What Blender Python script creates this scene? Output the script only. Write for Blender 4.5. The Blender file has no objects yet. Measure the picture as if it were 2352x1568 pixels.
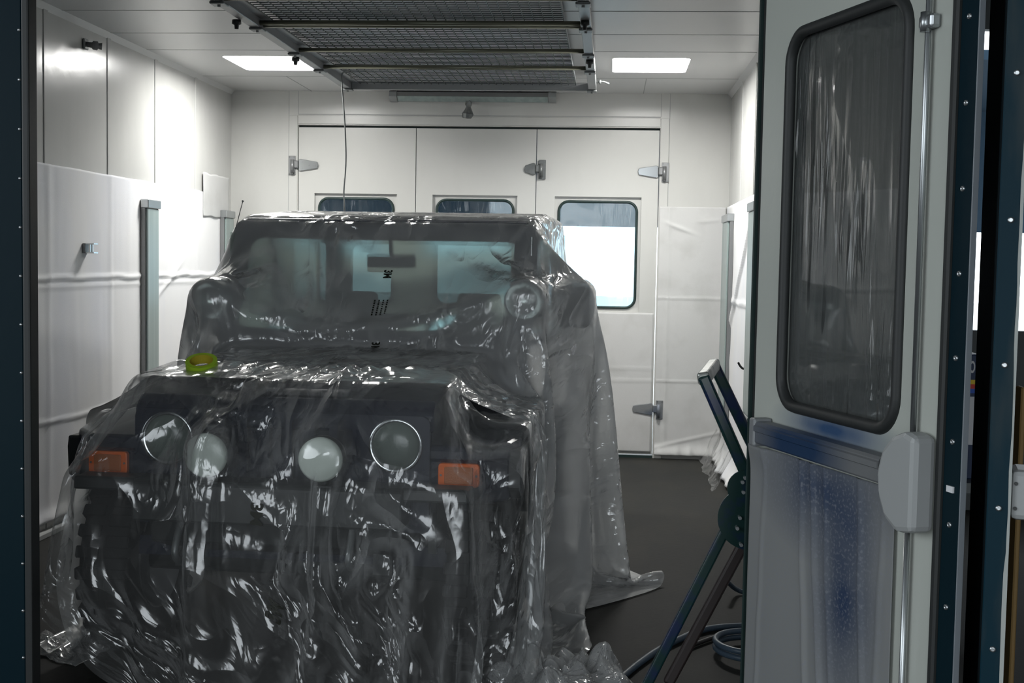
import bpy, bmesh, math, random
import numpy as np
from mathutils import Vector, Matrix, noise

random.seed(7)
S = bpy.context.scene
COL = S.collection
PI = math.pi

# ------------------------------------------------------------------ camera
FPX, CX, CY, EYE = 2880.0, 1176.0, 784.0, Vector((0, 0, 1.5))
_d = Vector(((1400 - CX) / FPX, -(607 - CY) / FPX, -1.0)).normalized()      # world +Y seen from the camera
_dn = Vector((-0.0175, -1.0, 0.0)); _dn.z = -(_dn.x * _d.x + _dn.y * _d.y) / _d.z
_up = (-_dn).normalized()
_rt = _d.cross(_up)
ROT = Matrix((_rt, _d, _up))                                                # rows: world axes in camera space
cam_data = bpy.data.cameras.new('camera')
cam_data.sensor_width = 36.0
cam_data.lens = FPX / 2352.0 * 36.0
cam_data.clip_start = 0.05
cam = bpy.data.objects.new('camera', cam_data)
cam.matrix_world = Matrix.Translation(EYE) @ ROT.to_4x4()
COL.objects.link(cam)
S.camera = cam

# ------------------------------------------------------------------ view and sky
S.view_settings.view_transform = 'Standard'
S.view_settings.look = 'None'
S.view_settings.gamma = 1.0
S.view_settings.exposure = 0.15
S.view_settings.use_curve_mapping = False
S.cycles.max_bounces = 10
S.cycles.diffuse_bounces = 6
S.cycles.glossy_bounces = 4
S.cycles.transmission_bounces = 8
S.cycles.transparent_max_bounces = 24
S.cycles.caustics_reflective = False
S.cycles.caustics_refractive = False
S.cycles.sample_clamp_indirect = 4.0
S.cycles.use_denoising = True
try:
    S.cycles.denoiser = 'OPENIMAGEDENOISE'
except Exception:
    pass
world = bpy.data.worlds.new('overcast_sky'); S.world = world
world.use_nodes = True
_bg = world.node_tree.nodes['Background']
_bg.inputs[0].default_value = (0.88, 0.95, 1.0, 1)
_bg.inputs[1].default_value = 3.8

def area_lamp(name, loc, sx, sy, power, color, rot=(0, 0, 0), label=None, cat=None):
    l = bpy.data.lights.new(name, 'AREA'); l.shape = 'RECTANGLE'; l.size = sx; l.size_y = sy
    l.energy = power; l.color = color
    o = bpy.data.objects.new(name, l); o.location = loc; o.rotation_euler = rot
    COL.objects.link(o); return o
BOOTH_W = 40.0
DAY_W = 26.0
# light of the two lit booth panels (their housings are built below)
for _x in (-2.30, 0.24):
    area_lamp('booth_panel_light', (_x, 8.40, 2.862), 0.46, 0.52, BOOTH_W, (1.0, 0.99, 0.95))
# unseen door opening added behind the photographer to light the front: a portal guides the sampling, the sky gives the light
_p = area_lamp('added_door_portal', (0.0, -3.24, 1.6), 4.4, 3.2, 1.0, (1, 1, 1), rot=(PI / 2, 0, 0))
_p.data.cycles.is_portal = True
_p = area_lamp('window_portal', (-4.92, 0.5, 2.3), 2.8, 4.8, 1.0, (1, 1, 1), rot=(0, -PI / 2, 0))  # unseen workshop window, sized to brighten the open leaf
_p.data.cycles.is_portal = True

# ------------------------------------------------------------------ materials
MATS = {}
def mat(name, color, rough=0.5, metal=0.0, spec=0.5, bump=None, var=None, emit=None, coat=0.0):
    if name in MATS: return MATS[name]
    m = bpy.data.materials.new(name); m.use_nodes = True
    nt = m.node_tree; b = nt.nodes['Principled BSDF']
    b.inputs['Base Color'].default_value = (*color, 1)
    b.inputs['Roughness'].default_value = rough
    b.inputs['Metallic'].default_value = metal
    b.inputs['Specular IOR Level'].default_value = spec
    b.inputs['Coat Weight'].default_value = coat
    tc = nt.nodes.new('ShaderNodeTexCoord')
    if var:                                    # (scale, second colour, low, high, stretch)
        sc, c2, lo, hi, st = var
        mp = nt.nodes.new('ShaderNodeMapping'); mp.inputs['Scale'].default_value = st
        nt.links.new(tc.outputs['Object'], mp.inputs[0])
        n = nt.nodes.new('ShaderNodeTexNoise'); n.inputs['Scale'].default_value = sc; n.inputs['Detail'].default_value = 6
        nt.links.new(mp.outputs[0], n.inputs[0])
        r = nt.nodes.new('ShaderNodeMapRange'); r.inputs[1].default_value = lo; r.inputs[2].default_value = hi
        nt.links.new(n.outputs[0], r.inputs[0])
        mx = nt.nodes.new('ShaderNodeMix'); mx.data_type = 'RGBA'
        mx.inputs[6].default_value = (*color, 1); mx.inputs[7].default_value = (*c2, 1)
        nt.links.new(r.outputs[0], mx.inputs[0]); nt.links.new(mx.outputs[2], b.inputs['Base Color'])
    if bump:                                   # (scale, strength, distance)
        n2 = nt.nodes.new('ShaderNodeTexNoise'); n2.inputs['Scale'].default_value = bump[0]; n2.inputs['Detail'].default_value = 5
        nt.links.new(tc.outputs['Object'], n2.inputs[0])
        bp = nt.nodes.new('ShaderNodeBump'); bp.inputs['Strength'].default_value = bump[1]; bp.inputs['Distance'].default_value = bump[2]
        nt.links.new(n2.outputs[0], bp.inputs['Height']); nt.links.new(bp.outputs[0], b.inputs['Normal'])
    if emit:
        b.inputs['Emission Color'].default_value = (*emit[0], 1); b.inputs['Emission Strength'].default_value = emit[1]
    MATS[name] = m; return m

wall_paint = mat('white_enamel_panel', (0.55, 0.55, 0.535), 0.22, spec=0.45, bump=(9, 0.12, 0.01), var=(3, (0.51, 0.51, 0.495), .45, .75, (1, 1, .3)))
back_paint = mat('door_enamel_white', (0.57, 0.57, 0.55), 0.22, spec=0.4, bump=(14, 0.08, 0.006), var=(4, (0.53, 0.53, 0.51), .5, .8, (1, 1, .5)))
ceil_paint = mat('ceiling_enamel', (0.60, 0.60, 0.60), 0.3, spec=0.4, bump=(6, 0.05, 0.01))
joint_dark = mat('joint_shadow_gap', (0.10, 0.12, 0.12), 0.8)
joint_grey = mat('sealant_joint', (0.36, 0.37, 0.37), 0.7)
blue_paint = mat('petrol_blue_paint', (0.0015, 0.012, 0.019), 0.5, spec=0.12, bump=(30, 0.15, 0.003), var=(2.2, (0.003, 0.014, 0.020), .4, .7, (1, 1, .3)))
rubber = mat('black_rubber', (0.018, 0.020, 0.020), 0.55, bump=(60, 0.2, 0.002))
gasket_g = mat('dark_green_gasket', (0.012, 0.03, 0.028), 0.5)
alu = mat('aluminium', (0.42, 0.44, 0.45), 0.33, metal=0.9, bump=(80, 0.06, 0.001))
alu_dull = mat('oversprayed_aluminium', (0.25, 0.26, 0.27), 0.55, metal=0.4, var=(5, (0.04, 0.07, 0.13), .5, .72, (1, 1, 1)))
chrome = mat('bright_zinc', (0.62, 0.64, 0.65), 0.2, metal=1.0)
steel_dark = mat('dark_galvanised_steel', (0.16, 0.17, 0.17), 0.45, metal=0.6, var=(12, (0.24, 0.25, 0.25), .45, .7, (1, 1, 1)))
steel_edge = mat('grey_steel_frame', (0.23, 0.235, 0.24), 0.4, metal=0.5)
wire_m = mat('mesh_wire', (0.045, 0.055, 0.055), 0.5, metal=0.5)
filt = mat('grey_filter_fleece', (0.88, 0.89, 0.90), 0.95, bump=(120, 0.4, 0.004), var=(6, (0.74, 0.80, 0.82), .45, .65, (1, 1, 1)))
floor_m = mat('dark_floor_coating', (0.020, 0.0205, 0.019), 0.7, spec=0.2, bump=(40, 0.25, 0.004), var=(3.0, (0.030, 0.029, 0.024), .45, .75, (1, .4, 1)))
concrete = mat('concrete', (0.45, 0.46, 0.46), 0.9, var=(1.2, (0.36, 0.37, 0.37), .4, .7, (1, 1, 1)))
shop_wall = mat('workshop_plaster', (0.17, 0.18, 0.18), 0.9)
tube_glass = mat('frosted_tube_cover', (0.32, 0.38, 0.37), 0.3, spec=0.5, var=(20, (0.26, 0.32, 0.31), .4, .6, (1, 1, .02)))
paper_m = mat('white_masking_paper', (0.88, 0.875, 0.88), 0.75, spec=0.2, bump=(260, 0.25, 0.002), var=(1.3, (0.76, 0.78, 0.86), .50, .78, (1, 1, .5)))
paper_d = mat('dirty_masking_paper', (0.60, 0.60, 0.595), 0.8, spec=0.2, bump=(120, 0.2, 0.002), var=(5, (0.53, 0.53, 0.52), .48, .75, (1, 1, 1)))
car_paint = mat('dark_navy_car_paint', (0.010, 0.014, 0.030), 0.25, spec=0.5, coat=0.4)
car_frame = mat('navy_windscreen_frame', (0.016, 0.022, 0.055), 0.3, coat=0.3)
car_black = mat('black_plastic', (0.010, 0.012, 0.012), 0.45, bump=(200, 0.2, 0.001))
tyre_m = mat('tyre_rubber', (0.012, 0.012, 0.012), 0.8)
amber = mat('amber_lens', (0.85, 0.16, 0.015), 0.3, spec=0.5)
amber_in = mat('amber_prism_lens', (0.45, 0.13, 0.03), 0.25, bump=(300, 0.5, 0.002))
head_lens = mat('headlamp_glass', (0.16, 0.19, 0.17), 0.2, spec=0.6, bump=(90, 0.3, 0.002))
lamp_lens = mat('fluted_lamp_glass', (0.62, 0.68, 0.62), 0.25, spec=0.6, bump=(90, 0.3, 0.002))
seat_m = mat('grey_seat_cloth', (0.06, 0.065, 0.07), 0.9)
green_paint = mat('dark_green_enamel', (0.008, 0.030, 0.028), 0.22, spec=0.5, var=(9, (0.01, 0.02, 0.06), .5, .62, (1, 1, 1)))
worn_steel = mat('worn_painted_steel', (0.30, 0.31, 0.29), 0.3, metal=0.5, var=(22, (0.06, 0.09, 0.08), .5, .6, (1, 1, 1)))
brown_paint = mat('dark_brown_steel', (0.022, 0.014, 0.013), 0.45)
hose_blue = mat('blue_grey_hose', (0.055, 0.085, 0.12), 0.4)
hose_black = mat('black_hose', (0.03, 0.026, 0.026), 0.45)
tape_green = mat('lime_masking_tape', (0.42, 0.66, 0.03), 0.5)
tape_core = mat('yellow_tape_core', (0.50, 0.42, 0.03), 0.7)
ink = mat('black_ink', (0.012, 0.013, 0.008), 0.5)
white_plastic = mat('white_plastic', (0.7, 0.7, 0.72), 0.4)
panel_glow = mat('lit_diffuser', (0.9, 0.9, 0.9), 0.5, emit=((1.0, 1.0, 0.97), 9.0))
lamp_glow = mat('workshop_diffuser', (0.9, 0.9, 0.9), 0.5, emit=((0.95, 0.98, 1.0), 3.0))
wood_m = mat('ochre_timber', (0.30, 0.19, 0.07), 0.7)
canopy_m = mat('blue_grey_canopy', (0.016, 0.030, 0.046), 0.9, spec=.1)
yellow_s = mat('yellow_stripe', (0.8, 0.55, 0.02), 0.5)
red_s = mat('red_stripe', (0.6, 0.03, 0.02), 0.5)
blue_s = mat('blue_stripe', (0.02, 0.10, 0.5), 0.5)
grey_cast = mat('grey_cast_housing', (0.34, 0.35, 0.35), 0.4, spec=0.4)

def glass(name, color, refl=1.0, haze=0.0, bump=None):
    m = bpy.data.materials.new(name); m.use_nodes = True; nt = m.node_tree; nt.nodes.clear()
    N = nt.nodes.new; L = nt.links.new
    out = N('ShaderNodeOutputMaterial'); tr = N('ShaderNodeBsdfTransparent'); tr.inputs[0].default_value = (*color, 1)
    gl = N('ShaderNodeBsdfGlossy'); gl.inputs['Roughness'].default_value = 0.03
    lw = N('ShaderNodeLayerWeight'); lw.inputs[0].default_value = 0.5
    p = N('ShaderNodeMath'); p.operation = 'POWER'; p.inputs[1].default_value = 3.8
    L(lw.outputs['Facing'], p.inputs[0])
    ma = N('ShaderNodeMath'); ma.operation = 'MULTIPLY_ADD'; ma.inputs[1].default_value = 0.8 * refl; ma.inputs[2].default_value = 0.06 * refl
    L(p.outputs[0], ma.inputs[0])
    df = N('ShaderNodeBsdfDiffuse'); df.inputs[0].default_value = (0.76, 0.83, 0.80, 1)
    m1 = N('ShaderNodeMixShader'); m1.inputs[0].default_value = haze
    L(tr.outputs[0], m1.inputs[1]); L(df.outputs[0], m1.inputs[2])
    m2 = N('ShaderNodeMixShader'); L(ma.outputs[0], m2.inputs[0]); L(m1.outputs[0], m2.inputs[1]); L(gl.outputs[0], m2.inputs[2])
    L(m2.outputs[0], out.inputs[0])
    if bump:
        tc = N('ShaderNodeTexCoord'); mp = N('ShaderNodeMapping'); mp.inputs['Scale'].default_value = bump[2]
        n = N('ShaderNodeTexNoise'); n.inputs['Scale'].default_value = bump[0]; n.inputs['Detail'].default_value = 4
        b = N('ShaderNodeBump'); b.inputs['Strength'].default_value = bump[1]; b.inputs['Distance'].default_value = 0.01
        L(tc.outputs['Object'], mp.inputs[0]); L(mp.outputs[0], n.inputs[0]); L(n.outputs[0], b.inputs['Height'])
        L(b.outputs[0], gl.inputs['Normal'])
    return m
pane_m = glass('window_glass', (0.72, 0.86, 0.92), 1.0, 0.012)
screen_glass = glass('hazed_windscreen_glass', (0.90, 0.97, 0.94), 1.2, 0.10)
car_glass = glass('car_window_glass', (0.90, 0.94, 0.92), 1.0, 0.05)
door_glass = glass('shade_tinted_filmed_glass', (0.16, 0.20, 0.20), 2.2, 0.08)  # dark tint stands in for the shaded view behind the pane

def film(name, milk=0.12, edge=0.5, blur=0.45, crumple=0.5, rough=0.16, gloss=1.0, sc=9.0, st=(1, 1, 1)):
    """thin polyethylene sheet: clear share, forward scatter, milky body, glossy skin"""
    m = bpy.data.materials.new(name); m.use_nodes = True; nt = m.node_tree; nt.nodes.clear()
    N = nt.nodes.new; L = nt.links.new
    def math_(op, a=None, b=None, va=None, vb=None):
        n = N('ShaderNodeMath'); n.operation = op
        if a is not None: L(a, n.inputs[0])
        if b is not None: L(b, n.inputs[1])
        if va is not None: n.inputs[0].default_value = va
        if vb is not None: n.inputs[1].default_value = vb
        return n.outputs[0]
    out = N('ShaderNodeOutputMaterial')
    uv = N('ShaderNodeUVMap'); uv.uv_map = 'sheet'
    mp = N('ShaderNodeMapping'); mp.inputs['Scale'].default_value = st; L(uv.outputs[0], mp.inputs[0])
    # creases: three octaves of sharp ridges (height in metres), patchy
    hs = None
    for f, amp, dist in ((sc * .35, .26, 1.0), (sc * 1.2, .12, .8), (sc * 4.0, .045, .5)):
        n1 = N('ShaderNodeTexNoise'); n1.inputs['Scale'].default_value = f; n1.inputs['Detail'].default_value = 1.0; n1.inputs['Distortion'].default_value = dist
        L(mp.outputs[0], n1.inputs[0])
        q = math_('MULTIPLY', math_('ABSOLUTE', math_('SUBTRACT', n1.outputs[0], vb=0.5)), vb=-amp * crumple / f)
        hs = q if hs is None else math_('ADD', hs, q)
    msk = N('ShaderNodeTexNoise'); msk.inputs['Scale'].default_value = 1.7; msk.inputs['Detail'].default_value = 2; L(uv.outputs[0], msk.inputs[0])
    mr = N('ShaderNodeMapRange'); mr.inputs[1].default_value = 0.45; mr.inputs[2].default_value = 0.60; mr.inputs[3].default_value = 0.12; mr.inputs[4].default_value = 1.0
    L(msk.outputs[0], mr.inputs[0])
    h = math_('MULTIPLY', hs, mr.outputs[0])
    bp = N('ShaderNodeBump'); bp.inputs['Strength'].default_value = 1.0; bp.inputs['Distance'].default_value = 8.0; L(h, bp.inputs['Height'])
    lw = N('ShaderNodeLayerWeight'); lw.inputs[0].default_value = 0.5; L(bp.outputs[0], lw.inputs['Normal'])
    f2 = math_('POWER', lw.outputs['Facing'], vb=2.0)
    f5 = math_('POWER', lw.outputs['Facing'], vb=4.0)
    tr = N('ShaderNodeBsdfTransparent'); tr.inputs[0].default_value = (0.97, 0.975, 0.975, 1)
    rf = N('ShaderNodeBsdfRefraction'); rf.inputs['IOR'].default_value = 1.12; rf.inputs['Roughness'].default_value = 0.40; rf.inputs[0].default_value = (0.96, 0.97, 0.97, 1)
    m1 = N('ShaderNodeMixShader'); m1.inputs[0].default_value = blur; L(tr.outputs[0], m1.inputs[1]); L(rf.outputs[0], m1.inputs[2])
    df = N('ShaderNodeBsdfDiffuse'); df.inputs[0].default_value = (0.94, 0.95, 0.95, 1)
    tl = N('ShaderNodeBsdfTranslucent'); tl.inputs[0].default_value = (0.94, 0.95, 0.95, 1)
    mk = N('ShaderNodeMixShader'); mk.inputs[0].default_value = 0.36; L(df.outputs[0], mk.inputs[1]); L(tl.outputs[0], mk.inputs[2])
    fm = math_('MINIMUM', math_('ADD', math_('MULTIPLY', f2, vb=edge), vb=milk), vb=0.95)
    m2 = N('ShaderNodeMixShader'); L(fm, m2.inputs[0]); L(m1.outputs[0], m2.inputs[1]); L(mk.outputs[0], m2.inputs[2])
    gl = N('ShaderNodeBsdfGlossy'); gl.inputs['Roughness'].default_value = rough; L(bp.outputs[0], gl.inputs['Normal'])
    fg = math_('MINIMUM', math_('ADD', math_('MULTIPLY', f5, vb=0.8), vb=0.075 * gloss), vb=1.0)
    m3 = N('ShaderNodeMixShader'); L(fg, m3.inputs[0]); L(m2.outputs[0], m3.inputs[1]); L(gl.outputs[0], m3.inputs[2])
    L(m3.outputs[0], out.inputs[0])
    return m
film_a = film('thin_masking_film', milk=0.39, edge=0.60, blur=0.82, crumple=0.45, sc=9, st=(1.6, .6, 1), rough=.17, gloss=1.6)
film_b = film('crumpled_masking_film', milk=0.07, edge=0.34, blur=0.06, crumple=.75, sc=9, st=(1.2, .7, 1), gloss=1.6, rough=0.17)
film_c = film('bunched_masking_film', milk=0.30, edge=0.5, blur=0.4, crumple=1.6, sc=14, gloss=1.5)
film_win = film('window_masking_film', milk=0.012, edge=0.04, blur=0.0, crumple=0.10, sc=6, st=(2.5, .35, 1), gloss=.45, rough=0.10)

# ------------------------------------------------------------------ mesh helpers
def new_bm(): return bmesh.new()
def add_box(bm, x0, x1, y0, y1, z0, z1, bev=0.0, M=None, mi=0, seg=1):
    vs = [bm.verts.new((x, y, z)) for x in (x0, x1) for y in (y0, y1) for z in (z0, z1)]
    f = []
    for a, b, c, d in ((0, 1, 3, 2), (4, 6, 7, 5), (0, 4, 5, 1), (2, 3, 7, 6), (0, 2, 6, 4), (1, 5, 7, 3)):
        fc = bm.faces.new((vs[a], vs[b], vs[c], vs[d])); fc.material_index = mi; f.append(fc)
    if bev:
        es = list({e for q in f for e in q.edges})
        r = bmesh.ops.bevel(bm, geom=es, offset=bev, segments=seg, profile=0.5, affect='EDGES')
        vs = list({v for q in r['faces'] for v in q.verts} | {v for v in vs if v.is_valid})
        for q in r['faces']: q.material_index = mi
    if M is not None:
        bmesh.ops.transform(bm, matrix=M, verts=[v for v in vs if v.is_valid])
    return vs
def add_cyl(bm, p0, p1, r0, r1=None, n=20, caps=True, mi=0):
    r1 = r0 if r1 is None else r1
    p0 = Vector(p0); p1 = Vector(p1); d = (p1 - p0).normalized()
    a = d.orthogonal().normalized(); b = d.cross(a)
    A = [bm.verts.new(p0 + (a * math.cos(t) + b * math.sin(t)) * r0) for t in [2 * PI * i / n for i in range(n)]]
    B = [bm.verts.new(p1 + (a * math.cos(t) + b * math.sin(t)) * r1) for t in [2 * PI * i / n for i in range(n)]]
    for i in range(n):
        f = bm.faces.new((A[i], A[(i + 1) % n], B[(i + 1) % n], B[i])); f.smooth = True; f.material_index = mi
    if caps:
        bm.faces.new(A[::-1]).material_index = mi; bm.faces.new(B).material_index = mi
def add_tube(bm, pts, r, n=10, caps=True):
    pts = [Vector(p) for p in pts]; rings = []
    up = Vector((0, 0, 1)); prev = None
    for i, p in enumerate(pts):
        t = (pts[min(i + 1, len(pts) - 1)] - pts[max(i - 1, 0)]).normalized()
        if prev is None:
            a = t.orthogonal().normalized()
        else:
            a = (prev - t * prev.dot(t)).normalized()
        prev = a; b = t.cross(a); rr = r[i] if isinstance(r, (list, tuple)) else r
        rings.append([bm.verts.new(p + (a * math.cos(2 * PI * k / n) + b * math.sin(2 * PI * k / n)) * rr) for k in range(n)])
    for A, B in zip(rings, rings[1:]):
        for k in range(n):
            f = bm.faces.new((A[k], A[(k + 1) % n], B[(k + 1) % n], B[k])); f.smooth = True
    if caps:
        bm.faces.new(rings[0][::-1]); bm.faces.new(rings[-1])
def smooth_path(pts, k=8):
    pts = [Vector(p) for p in pts]; P = [pts[0]] + pts + [pts[-1]]; out = []
    for i in range(1, len(P) - 2):
        for j in range(k):
            t = j / k; a, b, c, d = P[i - 1], P[i], P[i + 1], P[i + 2]
            out.append(0.5 * ((2 * b) + (c - a) * t + (2 * a - 5 * b + 4 * c - d) * t * t + (3 * b - a - 3 * c + d) * t ** 3))
    out.append(pts[-1]); return out
def add_lathe(bm, prof, origin, axis, n=32, mi=0, smooth=True):
    """prof: (radius, along axis)"""
    o = Vector(origin); d = Vector(axis).normalized(); a = d.orthogonal().normalized(); b = d.cross(a); rings = []
    for r, h in prof:
        if r < 1e-6: rings.append([bm.verts.new(o + d * h)])
        else: rings.append([bm.verts.new(o + d * h + (a * math.cos(2 * PI * k / n) + b * math.sin(2 * PI * k / n)) * r) for k in range(n)])
    for A, B in zip(rings, rings[1:]):
        for k in range(n):
            k2 = (k + 1) % n
            if len(A) == 1 and len(B) == 1: continue
            if len(A) == 1: f = bm.faces.new((A[0], B[k2], B[k]))
            elif len(B) == 1: f = bm.faces.new((A[k], A[k2], B[0]))
            else: f = bm.faces.new((A[k], A[k2], B[k2], B[k]))
            f.smooth = smooth; f.material_index = mi
def add_prism(bm, pts, axis, a0, a1, bev=0.0, mi=0):
    """polygon in the two other axes, extruded along axis ('x','y','z')"""
    def mk(p, q, t): return {'x': (t, p, q), 'y': (p, t, q), 'z': (p, q, t)}[axis]
    A = [bm.verts.new(mk(p, q, a0)) for p, q in pts]; B = [bm.verts.new(mk(p, q, a1)) for p, q in pts]
    f = [bm.faces.new(A[::-1]), bm.faces.new(B)]
    for i in range(len(pts)):
        j = (i + 1) % len(pts); f.append(bm.faces.new((A[i], A[j], B[j], B[i])))
    for q in f: q.material_index = mi
    if bev:
        bmesh.ops.bevel(bm, geom=list({e for q in f for e in q.edges}), offset=bev, segments=2, profile=0.5, affect='EDGES')
def rrect(x0, x1, z0, z1, r, n=7):
    out = []
    for cx, cz, a in ((x1 - r, z1 - r, 0), (x0 + r, z1 - r, 90), (x0 + r, z0 + r, 180), (x1 - r, z0 + r, 270)):
        for i in range(n + 1):
            t = math.radians(a + 90 * i / n); out.append((cx + r * math.cos(t), cz + r * math.sin(t)))
    return out
def add_plate_hole(bm, outer, holes, y0, y1, mi=0):
    """flat plate in x/z with holes, thickness along y"""
    es = []; loops = []
    for lp in [outer] + holes:
        vs = [bm.verts.new((p, y0, q)) for p, q in lp]; loops.append(vs)
        for i in range(len(vs)): es.append(bm.edges.new((vs[i], vs[(i + 1) % len(vs)])))
    r = bmesh.ops.triangle_fill(bm, edges=es, use_beauty=True)
    fs = [g for g in r['geom'] if isinstance(g, bmesh.types.BMFace)]
    m = {}
    for vs in loops:
        for v in vs: m[v] = bm.verts.new((v.co.x, y1, v.co.z))
    for f in fs:
        f.material_index = mi
        g = bm.faces.new([m[v] for v in reversed(f.verts)]); g.material_index = mi
    for vs in loops:
        for i in range(len(vs)):
            a, b = vs[i], vs[(i + 1) % len(vs)]; g = bm.faces.new((a, b, m[b], m[a])); g.material_index = mi
def add_ring_xz(bm, loop, w, y0, y1, r=0.0):
    """rounded bead following a loop in x/z (window gasket)"""
    n = len(loop); rings = []
    for i in range(n):
        p = Vector((loop[i][0], 0, loop[i][1])); a = Vector((loop[i - 1][0], 0, loop[i - 1][1])); b = Vector((loop[(i + 1) % n][0], 0, loop[(i + 1) % n][1]))
        t = (b - a).normalized(); nn = Vector((t.z, 0, -t.x)); ym = (y0 + y1) / 2; hh = (y1 - y0) / 2
        rings.append([bm.verts.new(p + nn * (w / 2 * math.cos(q)) + Vector((0, ym + hh * math.sin(q), 0))) for q in [2 * PI * k / 8 for k in range(8)]])
    for i in range(n):
        A, B = rings[i], rings[(i + 1) % n]
        for k in range(8):
            f = bm.faces.new((A[k], A[(k + 1) % 8], B[(k + 1) % 8], B[k])); f.smooth = True
def obj(name, bm, m, parent=None, fix=True):
    me = bpy.data.meshes.new(name)
    if fix: bmesh.ops.recalc_face_normals(bm, faces=bm.faces)
    bm.to_mesh(me); bm.free()
    for q in (m if isinstance(m, (list, tuple)) else [m]): me.materials.append(q)
    o = bpy.data.objects.new(name, me); COL.objects.link(o)
    if parent is not None: o.parent = parent
    return o
def tag(o, label=None, cat=None, group=None, kind=None):
    if label: o['label'] = label
    if cat: o['category'] = cat
    if group: o['group'] = group
    if kind: o['kind'] = kind
    return o
def thing(name, label, cat, loc=(0, 0, 0), rz=0.0, group=None):
    o = bpy.data.objects.new(name, None); COL.objects.link(o); o.location = loc; o.rotation_euler = (0, 0, rz)
    return tag(o, label, cat, group)
def struct(name, bm, m, label=None):
    o = obj(name, bm, m); o['kind'] = 'structure'
    if label: o['label'] = label
    return o
def box_obj(name, b, m, parent=None, bev=0.0, seg=1):
    bm = new_bm(); add_box(bm, *b, bev=bev, seg=seg); return obj(name, bm, m, parent)

# ------------------------------------------------------------------ booth shell
XL, XR, YB, YF, ZC = -2.99, 0.90, 9.75, 3.74, 2.81
bm = new_bm(); add_box(bm, -5.0, 4.2, -3.2, 10.0, -0.10, 0.0); floor = struct('floor', bm, floor_m)
# ceiling with two openings for the lit panels
PAN = [(-2.555, -2.055, 8.10, 8.70), (-0.010, 0.485, 8.10, 8.70)]
bm = new_bm()
add_plate_hole(bm, [(XL - .08, YF), (XR + .08, YF), (XR + .08, YB + .08), (XL - .08, YB + .08)],
               [rrect(a, b, c, d, .04, 4) for a, b, c, d in PAN], ZC, ZC + .03)
for v in bm.verts: v.co = Vector((v.co.x, v.co.z, v.co.y))
for y in (4.5, 5.4, 5.95, 6.62, 7.28, 7.86, 8.97):
    add_box(bm, XL, XR, y - .003, y + .003, ZC - .0015, ZC + .001, mi=1)
for x in (-2.35, 0.23):
    add_box(bm, x - .003, x + .003, 8.97, YB, ZC - .0015, ZC + .001, mi=1)
struct('ceiling', bm, [ceil_paint, joint_grey])
# left wall: sandwich panels with raised joint strips
bm = new_bm(); add_box(bm, XL - .08, XL, YF, YB + .08, 0, ZC)
for y in (4.08, 4.88, 5.68, 6.48, 7.32, 8.10, 8.90):
    add_box(bm, XL - .002, XL + .005, y - .026, y + .026, 0, ZC - .005, bev=.002, mi=0)
    for q in (-.028, .028): add_box(bm, XL, XL + .001, y + q - .0012, y + q + .0012, 0, ZC, mi=1)
struct('wall_left', bm, [wall_paint, joint_grey])
bm = new_bm(); add_box(bm, XR, XR + .08, YF, YB + .08, 0, ZC)
for y in (4.9, 5.7, 6.5, 7.3, 8.10, 8.90):
    add_box(bm, XR - .005, XR + .002, y - .026, y + .026, 0, ZC - .005, bev=.002)
    for q in (-.028, .028): add_box(bm, XR - .001, XR, y + q - .0012, y + q + .0012, 0, ZC, mi=1)
struct('wall_right', bm, [wall_paint, joint_grey])
# back wall around the three leaf door
DX0, DX1, DZ = -2.455, 0.366, 2.548
bm = new_bm()
add_box(bm, XL, DX0, YB, YB + .08, 0, ZC); add_box(bm, DX1, XR, YB, YB + .08, 0, ZC); add_box(bm, DX0, DX1, YB, YB + .08, DZ, ZC)
for x in (-2.530, 0.436): add_box(bm, x - .002, x + .002, YB - .001, YB, 0, ZC, mi=1)
add_box(bm, DX0, DX1, YB - .001, YB, 2.628, 2.634, mi=1)
add_box(bm, DX0 - .003, DX0 + .001, YB - .001, YB, 2.63, ZC, mi=1); add_box(bm, DX1, DX1 + .004, YB - .001, YB, 2.63, ZC, mi=1)
struct('wall_back', bm, [back_paint, joint_grey])
# frame strips beside and over the doors
for n, b in (('trim_1', (-2.527, DX0 - .004, YB - .008, YB, 0, 2.62)), ('trim_2', (DX1 + .004, 0.433, YB - .008, YB, 0, 2.62)),
             ('trim_3', (DX0, DX1, YB - .010, YB, 2.556, 2.622))):
    o = box_obj(n, b, back_paint, bev=.002); o['kind'] = 'structure'
bm = new_bm(); add_box(bm, DX0, DX1, YB + .05, YB + .07, 2.52, DZ + .01); add_box(bm, DX0, DX1, YB + .004, YB + .07, 0.0, .02)
struct('trim_4', bm, gasket_g)
for n, y0, y1 in (('baseboard_left', 3.7, 9.7),):
    bm = new_bm(); add_box(bm, XL, XL + .05, y0, y1, 0, .03, bev=.004); struct(n, bm, concrete)
# corner coving
bm = new_bm(); add_prism(bm, [(XL, ZC), (XL + .03, ZC), (XL, ZC - .03)], 'y', YF + .1, YB); struct('trim_5', bm, ceil_paint)
bm = new_bm(); add_prism(bm, [(XR, ZC), (XR - .03, ZC), (XR, ZC - .03)], 'y', YF + .1, YB); struct('trim_6', bm, ceil_paint)
# front wall of the booth (mostly behind the open leaf)
bm = new_bm()
add_box(bm, XL - .08, -2.72, YF, YF + .08, 0, ZC + .3); add_box(bm, .437, XR + .08, YF, YF + .08, 0, ZC + .3)
add_box(bm, -2.72, .437, YF, YF + .08, 2.56, ZC + .3)
struct('wall_front', bm, blue_paint)

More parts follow.
